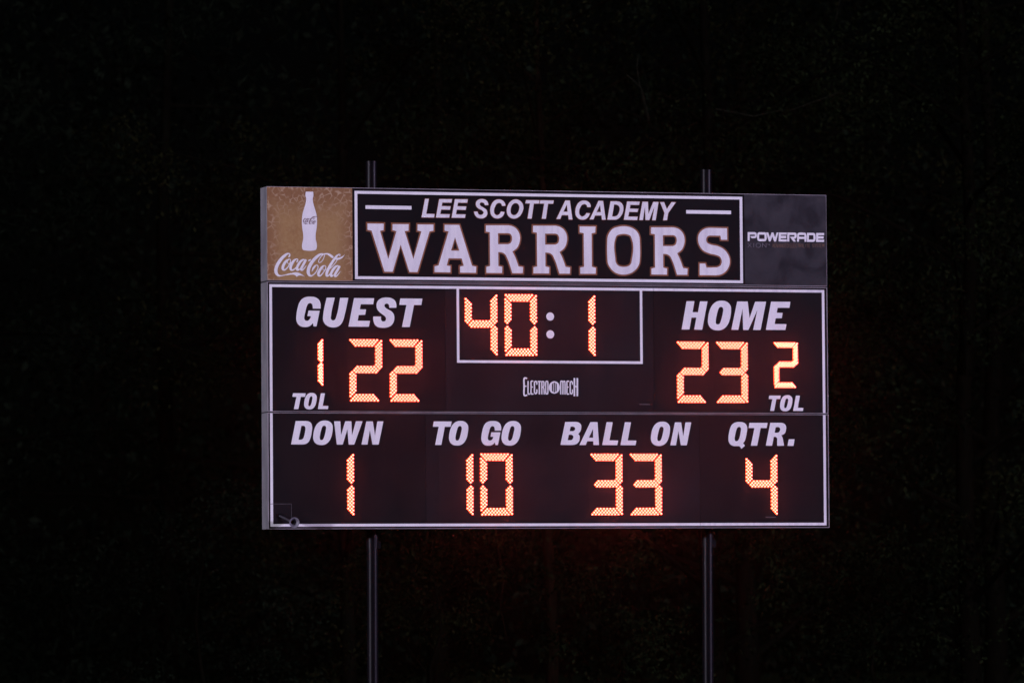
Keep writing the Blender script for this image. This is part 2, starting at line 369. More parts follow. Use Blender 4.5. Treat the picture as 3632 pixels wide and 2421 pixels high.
  ["9869,28241 12081,28270 12458,28187,1 12835,27960,1 13101,27577,1 13194,27088,1 13120,26624,1 12899,26183,1 12437,25827 12649,25433,1 13019,24459 13467,24387 13434,23820 12418,23809 11918,25219,1 11732,25551,1 11464,25718,1 11044,25760 11048,24463 11425,24390 11409,23814 9873,23808 9878,24373 10239,24454 10241,27607 9864,27649", "11038,27525 12047,27538 12263,27463,1 12396,27233,1 12392,26872,1 12282,26639,1 12038,26508 11039,26496"],
  ["17433,28250 17440,27167 16836,27165 16769,27547 15714,27551 15449,27436,1 15347,27185,1 15426,26881,1 15706,26718,1 16466,26560,1 17050,26290,1 17486,25822,1 17685,25213,1 17562,24601,1 17205,24125,1 16734,23870,1 16264,23798 14666,23804 14676,24891 15232,24897 15351,24510 16388,24544 16683,24675,1 16861,24954,1 16864,25260,1 16691,25563,1 16341,25709,1 15639,25867,1 15056,26127,1 14680,26594,1 14539,27120,1 14602,27592,1 14898,27984,1 15310,28212,1 15721,28273"],
 ],
 'POWERADE': [
  ["19487,27916 20184,27924 20340,27854,1 20391,27690,1 20389,27525,1 20301,27386,1 20178,27341 19882,27338 19727,27533 20145,27548 20216,27589,1 20216,27671,1 20164,27694 19701,27688 19681,27072 19486,27069"],
  ["20637,27924 21230,27921 21351,27834,1 21374,27702,1 21363,27241,1 21291,27108,1 21152,27067 20663,27067 20507,27131,1 20439,27295,1 20450,27691,1 20497,27839,1", "20642,27700 21175,27700 21171,27288 20631,27291"],
  ["21341,27906 21551,27909 21714,27459 21886,27913 22067,27916 22237,27449 22399,27920 22574,27922 22321,27061 22135,27059 21959,27528 21780,27071 21605,27069"],
  ["22609,27916 23412,27926 23410,27722 22816,27704 22815,27615 23357,27615 23348,27387 22802,27374 22801,27275 23406,27283 23397,27075 22590,27074"],
  ["23465,27927 24199,27930 24356,27872,1 24401,27741,1 24388,27509,1 24299,27376,1 24158,27341 24331,27079 24086,27083 23706,27534 24161,27546 24196,27623 24180,27705 23672,27705 23659,27078 23449,27075"],
  ["24443,27074 24460,27708 24514,27858,1 24654,27926,1 25145,27932 25302,27901,1 25371,27769,1 25374,27076 25199,27074 25191,27338 24641,27338 24628,27076", "24645,27711 25185,27718 25190,27552 24644,27546"],
  ["25450,27926 26091,27927 26248,27863,1 26299,27699,1 26287,27269,1 26223,27136,1 26082,27075 25441,27070", "25650,27707 26089,27706 26102,27300 25629,27287"],
  ["26378,27921 27186,27931 27184,27726 26587,27709 26586,27620 27130,27620 27120,27392 26573,27378 26572,27279 27179,27286 27170,27078 26359,27078"],
 ],
 'TO': [
  ["-11625,9445 -11537,9938 -9807,9937 -9895,9448 -10471,9447 -10819,7761 -11425,7757 -11063,9442"],
  ["-8942,9997,1 -8634,9957,1 -8388,9809,1 -8226,9567,1 -8199,9263,1 -8238,8900,1 -8335,8495,1 -8501,8131,1 -8749,7868,1 -9057,7726,1 -9345,7706,1 -9673,7766,1 -9938,7967,1 -10067,8289,1 -10057,8652,1 -9993,9017,1 -9868,9380,1 -9662,9703,1 -9373,9914,1", "-9007,9516,1 -8883,9464,1 -8831,9322,1 -8865,9060,1 -8962,8656,1 -9054,8372,1 -9157,8211,1 -9288,8162,1 -9404,8210,1 -9444,8371,1 -9413,8655,1 -9316,9058,1 -9221,9341,1 -9150,9463,1"],
 ],
 'GO': [
  ["-5006,9104 -5622,9100 -5635,9295,1 -5689,9446,1 -5825,9511,1 -5976,9466,1 -6100,9269,1 -6193,8942,1 -6287,8550,1 -6302,8332,1 -6230,8211,1 -6092,8174,1 -5946,8227,1 -5832,8359,1 -5776,8524 -6050,8530 -5965,8944 -5075,8943 -5333,7762 -5571,7761 -5628,8012 -5812,7815,1 -6041,7717,1 -6314,7703,1 -6588,7753,1 -6814,7937,1 -6936,8241,1 -6925,8588,1 -6830,9110,1 -6691,9525,1 -6485,9809,1 -6165,9964,1 -5799,9997,1 -5434,9957,1 -5161,9800,1 -5012,9517,1"],
  ["-3826,10003,1 -3513,9964,1 -3264,9815,1 -3099,9572,1 -3071,9268,1 -3111,8904,1 -3209,8498,1 -3378,8133,1 -3630,7869,1 -3943,7727,1 -4235,7706,1 -4568,7766,1 -4837,7968,1 -4968,8291,1 -4958,8655,1 -4893,9021,1 -4766,9385,1 -4557,9709,1 -4264,9921,1", "-3891,9521,1 -3766,9469,1 -3712,9327,1 -3748,9064,1 -3846,8658,1 -3939,8375,1 -4044,8213,1 -4178,8164,1 -4295,8212,1 -4335,8374,1 -4304,8657,1 -4206,9062,1 -4109,9346,1 -4037,9468,1"],
 ],
 'BALL': [
  ["774,7784 1261,9929 2288,9943 2594,9874,1 2806,9671,1 2835,9408,1 2740,9058,1 2536,8813 2657,8621,1 2674,8417,1 2610,8125,1 2425,7921,1 2149,7804,1 1843,7774", "1682,9073 1796,9493 2010,9494 2162,9436,1 2234,9302,1 2160,9144,1 2006,9074,1 1853,9074", "1492,8228 1606,8735 1851,8735 2003,8660,1 2045,8532,1 1970,8328,1 1816,8228,1 1663,8228"],
  ["2638,7775 3739,9924 4432,9927 4567,7779 4015,7778 4000,8128 3406,8127 3262,7776", "3580,8465 3990,8466 3985,9295"],
  ["4873,7779 5333,9929 5935,9919 5595,8219 6455,8209 6365,7770"],
  ["6672,7771 7133,9923 7736,9913 7395,8211 8256,8201 8166,7762"],
 ],
 'ON': [
  ["10835,9990,1 11149,9951,1 11400,9803,1 11566,9562,1 11593,9260,1 11554,8898,1 11455,8495,1 11286,8132,1 11033,7870,1 10718,7729,1 10424,7708,1 10090,7768,1 9819,7968,1 9687,8289,1 9698,8651,1 9763,9014,1 9891,9376,1 10101,9698,1 10396,9908,1", "10769,9511,1 10895,9460,1 10949,9318,1 10914,9057,1 10815,8654,1 10722,8372,1 10616,8212,1 10482,8163,1 10364,8211,1 10323,8371,1 10355,8653,1 10453,9055,1 10551,9337,1 10623,9459,1"],
  ["11602,7763 12085,9924 12698,9926 12900,8609 13131,9927 13709,9929 13241,7766 12652,7765 12413,9111 12178,7764"],
 ],
}
SCRIPT_LOGO = {'strokes': ["-25391,25042,105 -25295,25167,130 -25278,25307,93 -25390,25368,109 -25582,25303,186 -25871,25083,263 -26160,24770,294 -26418,24395,310 -26580,24021,310 -26613,23711,310 -26519,23464,263 -26360,23327,186 -26136,23307,108 -25816,23363,81 -25496,23444,87 -25176,23519,112",
  "-25361,24841,99 -25617,24667,217 -25843,24370,263 -25956,24059,263 -25903,23874,205 -25718,23876,130 -25460,24127,99 -25283,24439,87 -25208,24656,74 -25239,24817,74 -25377,24841,87",
  "-25473,24684,43 -25506,24529,56 -25395,24422,62 -25203,24486,68 -25042,24627,56",
  "-24626,24586,124 -24529,24726,109 -24529,24835,78 -24656,24864,99 -24881,24722,202 -25075,24441,248 -25205,24129,248 -25180,23894,205 -25014,23837,130 -24789,23979,109 -24596,24167,93",
  "-23888,24827,112 -24113,24762,186 -24338,24542,233 -24532,24230,233 -24604,23965,233 -24528,23852,174 -24341,23953,112",
  "-23744,24813,205 -23922,24485,233 -24116,24141,233 -24214,23939,223 -24112,23847,155 -23925,23988,93 -23699,24301,43",
  "-22089,25369,112 -22346,25326,186 -22668,25120,264 -23023,24774,295 -23314,24367,310 -23493,23962,310 -23526,23651,310 -23448,23435,248 -23288,23328,155 -23063,23408,99 -22805,23659,93 -22627,23971,87 -22584,24220,87 -22679,24322,78 -22834,24273,124 -22995,24092,192 -23092,23929,137 -23189,23717,25",
  "-22090,25297,68 -22283,25124,75 -22477,24843,75 -22536,24656,75 -22447,24563,68 -22254,24659,68 -22060,24941,68 -21968,25221,62 -21993,25330,62",
  "-22218,25249,56 -21993,25351,112 -21704,25380,131 -21512,25304,193 -21320,25182,224 -21160,25069,211",
  "-21967,24305,87 -22193,24163,193 -22419,23850,248 -22565,23537,248 -22512,23358,192 -22325,23385,124 -22099,23636,93 -21912,23917,87 -21839,24166,75 -21929,24296,75",
  "-22081,24086,43 -22130,23946,56 -22002,23863,62 -21776,23965,62",
  "-20516,25176,87 -20473,25316,78 -20579,25340,93 -20805,25172,180 -21097,24796,224 -21389,24358,249 -21648,23889,264 -21772,23546,248 -21764,23344,180 -21619,23361,124 -21426,23550,93",
  "-20743,24847,75 -20905,24581,68 -21197,24236,68 -21487,23984,62",
  "-20650,24288,118 -20875,24224,193 -21102,23988,233 -21296,23675,233 -21368,23432,224 -21305,23315,168 -21137,23428,112",
  "-20521,24259,205 -20700,23930,233 -20911,23586,233 -20993,23383,218 -20897,23300,149 -20719,23433,93 -20460,23777,44"], 'fills': ["-25688,23362 -25304,23493,1 -24920,23615,1 -24567,23634,1 -24280,23535,1 -24056,23398,1 -23817,23229 -24089,23329,1 -24345,23357,1 -24521,23300,1 -24634,23221 -24729,23328,1 -24889,23410,1 -25177,23423,1 -25497,23364,1",
  "-23472,24816 -23247,24880 -23296,24740 -23537,24644",
  "-20920,24845 -20855,24970,1 -20581,25044,1 -20259,25163,1 -20016,25353 -20195,25086,1 -20453,24897,1 -20711,24832,1"]}
BOTTLE_LOGO = {'strokes': ["-23767,28543,43 -23734,28592,38 -23734,28629,27 -23778,28639,34 -23855,28590,70 -23922,28493,86 -23967,28385,86 -23959,28304,71 -23901,28285,45 -23824,28334,37 -23757,28399,32",
  "-23513,28627,39 -23590,28604,64 -23668,28528,80 -23735,28421,80 -23760,28329,80 -23733,28290,60 -23669,28325,39",
  "-23463,28622,71 -23525,28509,80 -23591,28390,80 -23625,28320,77 -23590,28289,54 -23526,28338,32 -23448,28446,15",
  "-22893,28815,39 -22981,28800,64 -23092,28729,91 -23215,28609,102 -23315,28469,107 -23376,28329,107 -23388,28222,107 -23361,28147,86 -23306,28111,54 -23228,28138,34 -23139,28225,32 -23078,28333,30 -23063,28419,30 -23096,28454,27 -23149,28437,43 -23205,28374,66 -23238,28318,47 -23272,28245,9",
  "-22893,28790,24 -22960,28731,26 -23027,28633,26 -23047,28569,26 -23016,28537,24 -22950,28570,24 -22883,28667,24 -22851,28764,21 -22860,28802,21",
  "-22937,28774,19 -22860,28809,39 -22760,28819,45 -22694,28793,66 -22628,28751,77 -22573,28712,73",
  "-22851,28448,30 -22928,28399,66 -23006,28291,86 -23057,28183,86 -23038,28122,66 -22974,28131,43 -22896,28218,32 -22832,28315,30 -22807,28401,26 -22838,28445,26",
  "-22890,28373,15 -22907,28325,19 -22863,28296,21 -22785,28332,21"], 'fills': ["-23869,28208,1 -23747,28215,1 -23648,28181,1 -23571,28134,1 -23488,28076 -23582,28110,1 -23670,28120,1 -23731,28100,1 -23770,28072 -23803,28109,1 -23858,28138,1 -23957,28142,1",
  "-23369,28623 -23292,28646 -23309,28597 -23392,28564"]}
MAKER_LOGO = {'strokes': ["-2436,13963,148 -2728,13961,154 -2734,13182,154 -2739,12427,154 -2437,12428,148",
  "-2733,13249,121 -2501,13250,128",
  "-2343,13738,128 -2347,13184,128 -2345,12553,128 -2156,12554,114",
  "-1823,13704,107 -2045,13696,121 -2049,13152,121 -2054,12554,121 -1818,12555,114",
  "-2049,13179,94 -1856,13180,101",
  "-1492,13406,114 -1490,13591,121 -1598,13718,128 -1719,13573,128 -1722,13120,128 -1726,12717,128 -1607,12549,128 -1497,12684,121 -1495,12970,114",
  "-1409,13699,114 -1099,13701,114",
  "-1240,13700,134 -1249,12491,134",
  "-997,13745,121 -1007,12492,121",
  "-997,13715,101 -821,13679,114 -791,13528,114 -807,13292,114 -914,13157,101",
  "-931,13174,87 -809,13023,108 -771,12493,121",
  "-512,13724,114 -615,13596,114 -622,12655,114 -521,12548,114 -418,12656,114 -410,13597,114 -512,13724,114",
  "841,12493,121 850,13603,121 940,13721,108 1062,13604,114 1053,12494,121",
  "1062,13604,101 1151,13726,108 1266,13605,114 1264,12495,121",
  "1683,13715,108 1468,13700,121 1464,13135,121 1459,12563,121 1681,12564,108",
  "1464,13186,94 1640,13186,101",
  "1995,13424,114 1997,13609,121 1892,13726,121 1785,13591,121 1781,13137,121 1778,12699,121 1882,12548,121 1989,12683,121 1991,12969,114",
  "2194,14041,162 2180,12337,162",
  "2484,14042,162 2470,12339,162",
  "2188,13239,148 2477,13241,148",
  "135,13566,54 128,12708,54",
  "315,13567,54 308,12709,54"], 'ring': ["755,13148,1 736,12999,1 681,12859,1 595,12739,1 483,12646,1 354,12588,1 215,12568,1 77,12587,1 -52,12644,1 -162,12735,1 -246,12855,1 -298,12994,1 -316,13143,1 -296,13293,1 -242,13433,1 -156,13553,1 -44,13645,1 86,13704,1 224,13724,1 363,13705,1 491,13648,1 602,13557,1 686,13437,1 738,13298,1",
  "-14,13464 110,13566 223,13613 339,13567 462,13467 457,12828 333,12726 216,12672 104,12725 -19,12825"]}
BOTTLE = "-23689,31101 -23731,31071 -23751,30751,1 -23692,30460,1 -23755,29993,1 -23939,29408,1 -24049,28999,1 -24107,28357,1 -24080,27775,1 -23993,27194,1 -23990,26728,1 -24095,26261,1 -24109,25970,1 -24020,25738,1 -23720,25661,1 -23082,25668,1 -22781,25753,1 -22689,25987,1 -22700,26278,1 -22799,26743,1 -22791,27209,1 -22697,27793,1 -22663,28377,1 -22714,29017,1 -22820,29424,1 -22997,30004,1 -23055,30469,1 -22993,30762,1 -23009,31082 -23051,31111"
SMALL_GREY = ["19495,26872,33 19677,26676,33 19856,26481,33", "19853,26876,33 19677,26676,33 19491,26477,33", "20090,26879,40 20086,26484,40", "20547,26894,40 20382,26833,40 20318,26684,40 20379,26537,40 20543,26479,40 20704,26541,40 20771,26690,40 20706,26837,40 20547,26894,40", "20954,26494,40 20958,26890,40", "20958,26890,40 21327,26499,40", "21327,26499,40 21331,26894,40", "21505,26880,26 21518,26775,26 21689,26763,26", "21687,26882,26 21685,26668,26"]
SMALL_BROWN = [["21966,26506,36 22043,26837,36 22113,26508,36", "21996,26622,36 22085,26623,36", "22176,26509,36 22179,26839,36 22282,26840,36 22325,26741,36 22324,26610,36 22279,26510,36 22176,26509,36", "22389,26841,36 22459,26512,36 22536,26843,36", "22596,26514,36 22672,26845,36 22743,26516,36", "22626,26630,36 22715,26631,36", "22806,26516,36 22809,26846,36 22953,26518,36 22956,26848,36", "23166,26801,36 23108,26850,36 23033,26783,36 23031,26585,36 23104,26520,36 23164,26570,36", "23377,26853,36 23229,26851,36 23226,26521,36 23373,26523,36", "23228,26686,36 23346,26688,36", "23436,26524,36 23440,26854,36 23543,26855,36 23586,26757,36 23584,26625,36 23539,26525,36 23436,26524,36"],
  ["23860,26859,36 23734,26858,36 23730,26527,36 23857,26529,36", "23732,26693,36 23833,26694,36", "23923,26860,36 23920,26530,36 24047,26531,36", "24239,26864,36 24113,26862,36 24110,26532,36 24236,26534,36", "24111,26697,36 24212,26698,36", "24428,26817,36 24379,26865,36 24315,26799,36 24312,26601,36 24375,26535,36 24426,26585,36", "24492,26867,36 24619,26868,36", "24555,26868,36 24552,26537,36", "24678,26539,36 24682,26869,36 24783,26870,36 24808,26788,36 24782,26705,36 24680,26704,36", "24743,26705,36 24805,26540,36", "24931,26542,36 24869,26640,36 24870,26772,36 24935,26872,36 24997,26774,36 24996,26642,36 24931,26542,36", "25061,26874,36 25058,26543,36 25185,26545,36", "25251,26876,36 25313,26712,36 25378,26878,36", "25313,26712,36 25311,26546,36", "25441,26878,36 25568,26880,36", "25504,26879,36 25501,26549,36", "25758,26882,36 25631,26881,36 25627,26550,36 25754,26552,36", "25629,26715,36 25731,26717,36"],
  ["26134,26837,36 26063,26886,36 25992,26819,36 26019,26737,36 26104,26705,36 26132,26622,36 26060,26555,36 25990,26604,36", "26198,26888,36 26267,26723,36 26340,26889,36", "26267,26723,36 26265,26558,36", "26544,26842,36 26474,26891,36 26402,26824,36 26430,26742,36 26515,26710,36 26542,26627,36 26470,26560,36 26400,26609,36", "26608,26893,36 26750,26894,36", "26679,26893,36 26676,26563,36", "26955,26897,36 26813,26895,36 26810,26564,36 26952,26566,36", "26812,26730,36 26925,26731,36", "27015,26567,36 27019,26898,36 27088,26700,36 27161,26899,36 27157,26569,36"]]
BULBS_LARGE = {'a': "0,0 319,0 638,0 956,0 1275,0 1594,0 1913,0 2231,0 2550,0 158,-172 477,-172 796,-172 1114,-172 1433,-172 1752,-172 2071,-172 2389,-172 321,-340 639,-340 958,-340 1277,-340 1596,-340 1914,-340 2233,-340 474,-504 793,-504 1112,-504 1431,-504 1749,-504 2068,-504",
  'g': "663,-2470 982,-2470 1301,-2470 1619,-2470 1938,-2470 2257,-2470 492,-2638 811,-2638 1129,-2638 1448,-2638 1767,-2638 2086,-2638 2404,-2638 338,-2806 657,-2806 976,-2806 1294,-2806 1613,-2806 1932,-2806 2251,-2806 2570,-2806 501,-2974 819,-2974 1138,-2974 1457,-2974 1776,-2974 2094,-2974 2413,-2974",
  'd': "518,-5066 837,-5066 1156,-5066 1474,-5066 1793,-5066 2112,-5066 356,-5243 674,-5243 993,-5243 1312,-5243 1631,-5243 1950,-5243 2268,-5243 198,-5411 516,-5411 835,-5411 1154,-5411 1473,-5411 1791,-5411 2110,-5411 2429,-5411 35,-5579 354,-5579 673,-5579 991,-5579 1310,-5579 1629,-5579 1948,-5579 2267,-5579 2585,-5579",
  'b': "2929,-84 2929,-420 2929,-756 2929,-1092 2929,-1428 2929,-1764 2929,-2100 2929,-2436 2766,-252 2766,-588 2766,-924 2766,-1260 2766,-1596 2766,-1932 2766,-2268 2766,-2605 2608,-424 2608,-760 2608,-1096 2608,-1432 2608,-1769 2608,-2105 2608,-2441 2446,-592 2446,-928 2446,-1264 2446,-1601 2446,-1937 2446,-2273",
  'c': "2775,-3004 2775,-3340 2775,-3676 2775,-4012 2775,-4348 2775,-4684 2775,-5020 2775,-5356 2933,-3172 2933,-3508 2933,-3844 2933,-4180 2933,-4516 2933,-4852 2933,-5188 2933,-5524 2613,-3172 2613,-3508 2613,-3844 2613,-4180 2613,-4516 2613,-4852 2613,-5188 2450,-3340 2450,-3676 2450,-4012 2450,-4348 2450,-4684 2450,-5020",
  'f': "-48,-403 -48,-739 -48,-1075 -48,-1411 -48,-1748 -48,-2084 -48,-2420 114,-571 114,-907 114,-1243 114,-1580 114,-1916 114,-2252 114,-2588 277,-739 277,-1075 277,-1411 277,-1748 277,-2084 277,-2420 439,-907 439,-1243 439,-1580 439,-1916 439,-2252",
  'e': "123,-2983 123,-3319 123,-3655 123,-3991 123,-4327 123,-4663 123,-4999 -40,-3163 -40,-3499 -40,-3835 -40,-4171 -40,-4507 -40,-4844 -40,-5180 281,-3163 281,-3499 281,-3835 281,-4171 281,-4507 281,-4844 443,-3319 443,-3655 443,-3991 443,-4327 443,-4663"}
BULBS_SMALL = {'a': "0,0 277,0 554,0 832,0 1109,0 1386,0 1663,0 1940,0 116,-129 399,-129 683,-129 967,-129 1250,-129 1534,-129 1818,-129 224,-256 519,-256 814,-256 1109,-256 1404,-256 1699,-256 343,-368 654,-368 965,-368 1276,-368 1587,-368",
  'b': "2219,-51 2219,-349 2219,-647 2219,-945 2219,-1244 2219,-1542 2219,-1840 2111,-177 2111,-475 2111,-773 2111,-1072 2111,-1370 2111,-1668 2111,-1966 1988,-307 1988,-613 1988,-920 1988,-1227 1988,-1533 1988,-1840 1879,-426 1879,-748 1879,-1070 1879,-1392 1879,-1714",
  'g': "502,-1833 802,-1833 1102,-1833 1402,-1833 1702,-1833 390,-1959 676,-1959 961,-1959 1247,-1959 1532,-1959 1818,-1959 271,-2082 548,-2082 824,-2082 1100,-2082 1377,-2082 1653,-2082 1930,-2082 390,-2215 676,-2215 961,-2215 1247,-2215 1532,-2215 1818,-2215",
  'e': "87,-2191 87,-2497 87,-2804 87,-3111 87,-3417 87,-3724 -36,-2324 -36,-2630 -36,-2937 -36,-3244 -36,-3550 -36,-3857 206,-2317 206,-2638 206,-2959 206,-3281 206,-3602 325,-2443 325,-2787 325,-3131 325,-3475",
  'd': "376,-3792 688,-3792 1001,-3792 1314,-3792 1626,-3792 249,-3901 547,-3901 845,-3901 1143,-3901 1441,-3901 1738,-3901 137,-4027 424,-4027 710,-4027 996,-4027 1282,-4027 1568,-4027 1855,-4027 40,-4157 315,-4157 591,-4157 867,-4157 1143,-4157 1418,-4157 1694,-4157 1970,-4157",
  'c': "2219,-4106 2219,-3807 2219,-3509 2219,-3211 2219,-2913 2219,-2615 2219,-2317 2111,-3979 2111,-3681 2111,-3383 2111,-3085 2111,-2787 2111,-2489 2111,-2191 1988,-3850 1988,-3543 1988,-3237 1988,-2930 1988,-2623 1988,-2317 1879,-3731 1879,-3409 1879,-3087 1879,-2765 1879,-2443"}
DIGITS = [('4', -0.8338, 2.1737, 'clock digit'),
  ('0', -0.447, 2.1737, 'clock digit'),
  ('1', 0.1255, 2.175, 'clock digit'),
  ('2', -1.9515, 1.7431, 'guest score digit'),
  ('2', -1.564, 1.7431, 'second guest score digit'),
  ('2', 1.244, 1.7433, 'home score digit'),
  ('3', 1.6352, 1.744, 'home score digit'),
  ('1', -2.228, 0.6891, 'down digit'),
  ('1', -1.0785, 0.6891, 'yards-to-go digit'),
  ('0', -0.6953, 0.6885, 'yards-to-go digit'),
  ('3', 0.381, 0.6876, 'ball-on digit'),
  ('3', 0.7695, 0.6876, 'second ball-on digit'),
  ('4', 1.9205, 0.6865, 'quarter digit')]
SMALL_DIGITS = [('2', 2.2105, 1.7451, 'home time-outs digit'),
  ('1', -2.446, 1.7424, 'guest time-outs digit')]

# ------------------------------------------------------------------ helpers
def tag(o, label=None, cat=None, group=None, kind=None):
    if label: o['label'] = label
    if cat: o['category'] = cat
    if group: o['group'] = group
    if kind: o['kind'] = kind
    return o

def link(name, me, m, parent=None, loc=None):
    o = bpy.data.objects.new(name, me)
    COL.objects.link(o)
    if m and not me.materials:
        me.materials.append(m)
    if parent:
        o.parent = parent
    if loc:
        o.location = loc
    return o

class MB:
    """collects shapes and links them as one mesh"""
    def __init__(s):
        s.v, s.f = [], []
    def box(s, x0, x1, y0, y1, z0, z1):
        n = len(s.v)
        s.v += [(x, y, z) for z in (z0, z1) for y in (y0, y1) for x in (x0, x1)]
        s.f += [(n, n + 2, n + 3, n + 1), (n + 4, n + 5, n + 7, n + 6), (n, n + 1, n + 5, n + 4),
                (n + 2, n + 6, n + 7, n + 3), (n, n + 4, n + 6, n + 2), (n + 1, n + 3, n + 7, n + 5)]
        return s
    def tube(s, pts, radii, sides=12, cap=True):
        pts = [Vector(p) for p in pts]
        n0 = len(s.v)
        ref = Vector((0.31, 0.77, 0.21))
        for i, p in enumerate(pts):
            d = (pts[min(i + 1, len(pts) - 1)] - pts[max(i - 1, 0)]).normalized()
            a = d.cross(ref).normalized()
            b = d.cross(a)
            for k in range(sides):
                t = 2 * math.pi * k / sides
                s.v.append(tuple(p + (a * math.cos(t) + b * math.sin(t)) * radii[i]))
        for i in range(len(pts) - 1):
            for k in range(sides):
                k2 = (k + 1) % sides
                s.f.append((n0 + i * sides + k, n0 + i * sides + k2, n0 + (i + 1) * sides + k2, n0 + (i + 1) * sides + k))
        if cap:
            s.f.append(tuple(n0 + k for k in range(sides))[::-1])
            s.f.append(tuple(n0 + (len(pts) - 1) * sides + k for k in range(sides)))
        return s
    def mesh(s, name, smooth=False, bevel=0.0):
        me = bpy.data.meshes.new(name)
        me.from_pydata(s.v, [], s.f)
        me.update()
        if smooth:
            me.shade_smooth() if hasattr(me, 'shade_smooth') else None
            try:
                me.set_sharp_from_angle(angle=math.radians(40))
            except Exception:
                pass
        return me
    def build(s, name, m, parent=None, loc=None, smooth=False):
        return link(name, s.mesh(name, smooth), m, parent, loc)

def decode(t):
    out = []
    for q in t.split():
        a = [int(c) for c in q.split(',')]
        out.append((a[0] * 1e-4, a[1] * 1e-4, a[2] if len(a) > 2 else 0))
    return out

def outline(ctrl, n=5):
    """closed outline: straight between corners, curved through the points marked smooth"""
    P = [Vector((x, z)) for x, z, s in ctrl]
    S = [s for x, z, s in ctrl]
    N_ = len(P)
    T = []
    for i in range(N_):
        a, b, c = P[i - 1], P[i], P[(i + 1) % N_]
        la, lc = (b - a).length, (c - b).length
        if S[i] and la > 1e-6 and lc > 1e-6:
            t = ((b - a) / la) * lc + ((c - b) / lc) * la
            T.append(t.normalized() if t.length > 1e-9 else (c - a).normalized())
        else:
            T.append(None)
    out = []
    for i in range(N_):
        j = (i + 1) % N_
        a, b = P[i], P[j]
        L_ = (b - a).length
        out.append((a.x, a.y))
        if T[i] is None and T[j] is None:
            continue
        h1 = a + (T[i] if T[i] else (b - a).normalized()) * L_ / 3
        h2 = b - (T[j] if T[j] else (b - a).normalized()) * L_ / 3
        for k in range(1, n):
            t = k / n
            q = a * (1 - t) ** 3 + h1 * 3 * t * (1 - t) ** 2 + h2 * 3 * t * t * (1 - t) + b * t ** 3
            out.append((q.x, q.y))
    return out

def grow(poly, d):
    """outline moved outwards by d (inwards if negative)"""
    pts = [Vector(p) for p in poly]
    pts = [p for i, p in enumerate(pts) if (p - pts[i - 1]).length > 1e-5]
    area = sum(pts[i - 1].x * pts[i].y - pts[i].x * pts[i - 1].y for i in range(len(pts)))
    sg = 1 if area > 0 else -1
    out = []
    for i, p in enumerate(pts):
        a = (p - pts[i - 1]).normalized()
        b = (pts[(i + 1) % len(pts)] - p).normalized()
        na, nb = Vector((a.y, -a.x)) * sg, Vector((b.y, -b.x)) * sg
        m = na + nb
        if m.length < 0.3:
            m = na
        m.normalize()
        k = max(0.45, m.dot(na))
        out.append(tuple(p + m * (d / k)))
    return out

def stroke_polys(t, n=4):
    """a pen stroke with changing width as short overlapping quads and round joints"""
    c = [(x, z, w * 1e-4) for x, z, w in decode(t)]
    pts = []
    if len(c) == 2:
        pts = c
    else:
        for i in range(len(c) - 1):
            p0, p1, p2, p3 = c[max(i - 1, 0)], c[i], c[i + 1], c[min(i + 2, len(c) - 1)]
            for k in range(n):
                u = k / n
                pts.append(tuple(0.5 * (2 * p1[j] + (p2[j] - p0[j]) * u + (2 * p0[j] - 5 * p1[j] + 4 * p2[j] - p3[j]) * u * u
                                        + (3 * p1[j] - p0[j] - 3 * p2[j] + p3[j]) * u ** 3) for j in range(3)))
        pts.append(c[-1])
    polys = []
    for i in range(len(pts) - 1):
        a, b = Vector(pts[i][:2]), Vector(pts[i + 1][:2])
        d = b - a
        if d.length < 1e-5:
            continue
        nrm = Vector((-d.y, d.x)).normalized()
        wa, wb = abs(pts[i][2]) / 2, abs(pts[i + 1][2]) / 2
        polys.append([tuple(a + nrm * wa), tuple(b + nrm * wb), tuple(b - nrm * wb), tuple(a - nrm * wa)])
    if len(pts) > 2:
        for p in pts[1:-1]:
            r = abs(p[2]) / 2
            polys.append([(p[0] + r * math.cos(k * math.pi / 4 + 0.2), p[1] + r * math.sin(k * math.pi / 4 + 0.2)) for k in range(8)])
    return polys

def ccw(p):
    a = sum(p[i - 1][0] * p[i][1] - p[i][0] * p[i - 1][1] for i in range(len(p)))
    return p if a > 0 else p[::-1]

def flat(groups, y, name, m, parent, thick=0.0004):
    """vinyl sheet in the plane y: groups = [(solid polygons, hole polygons)]; overlaps are welded, edges get a rim"""
    V, F, rim = [], [], []
    for solids, holes in groups:
        vs, fs, ns = [], [], len(solids)
        for p in list(solids) + list(holes):
            p = ccw(p)
            k = len(vs)
            vs += [Vector(q) for q in p]
            fs.append(list(range(k, k + len(p))))
        ov, oe, of, _, _, fo = delaunay_2d_cdt(vs, [], fs, 1, 1e-6, True)
        keep = [t for t, src in zip(of, fo) if src and any(s < ns for s in src) and not any(s >= ns for s in src)]
        base = len(V)
        V += [(q.x, y, q.y) for q in ov]
        cnt = {}
        for t in keep:
            t = list(t)
            a, b, c = (ov[i] for i in t[:3])
            if (b - a).cross(c - a) < 0:
                t = t[::-1]
            F.append([base + i for i in t])          # counter-clockwise seen from -y
            for i in range(len(t)):
                e = (t[i], t[(i + 1) % len(t)])
                if (e[1], e[0]) in cnt:
                    del cnt[(e[1], e[0])]
                else:
                    cnt[e] = 1
        mp = {}
        for a, b in cnt:
            for i in (a, b):
                if i not in mp:
                    mp[i] = len(V)
                    V.append((ov[i].x, y + thick, ov[i].y))
            F.append([base + b, base + a, mp[a], mp[b]])
    me = bpy.data.meshes.new(name)
    me.from_pydata(V, [], F)
    me.update()
    return link(name, me, m, parent)

def glyph(letter, d=0.0):
    outs = [outline(decode(c)) for c in letter]
    if d:
        outs = [grow(outs[0], d)] + [grow(o, -d) for o in outs[1:]]
    return ([outs[0]], outs[1:])

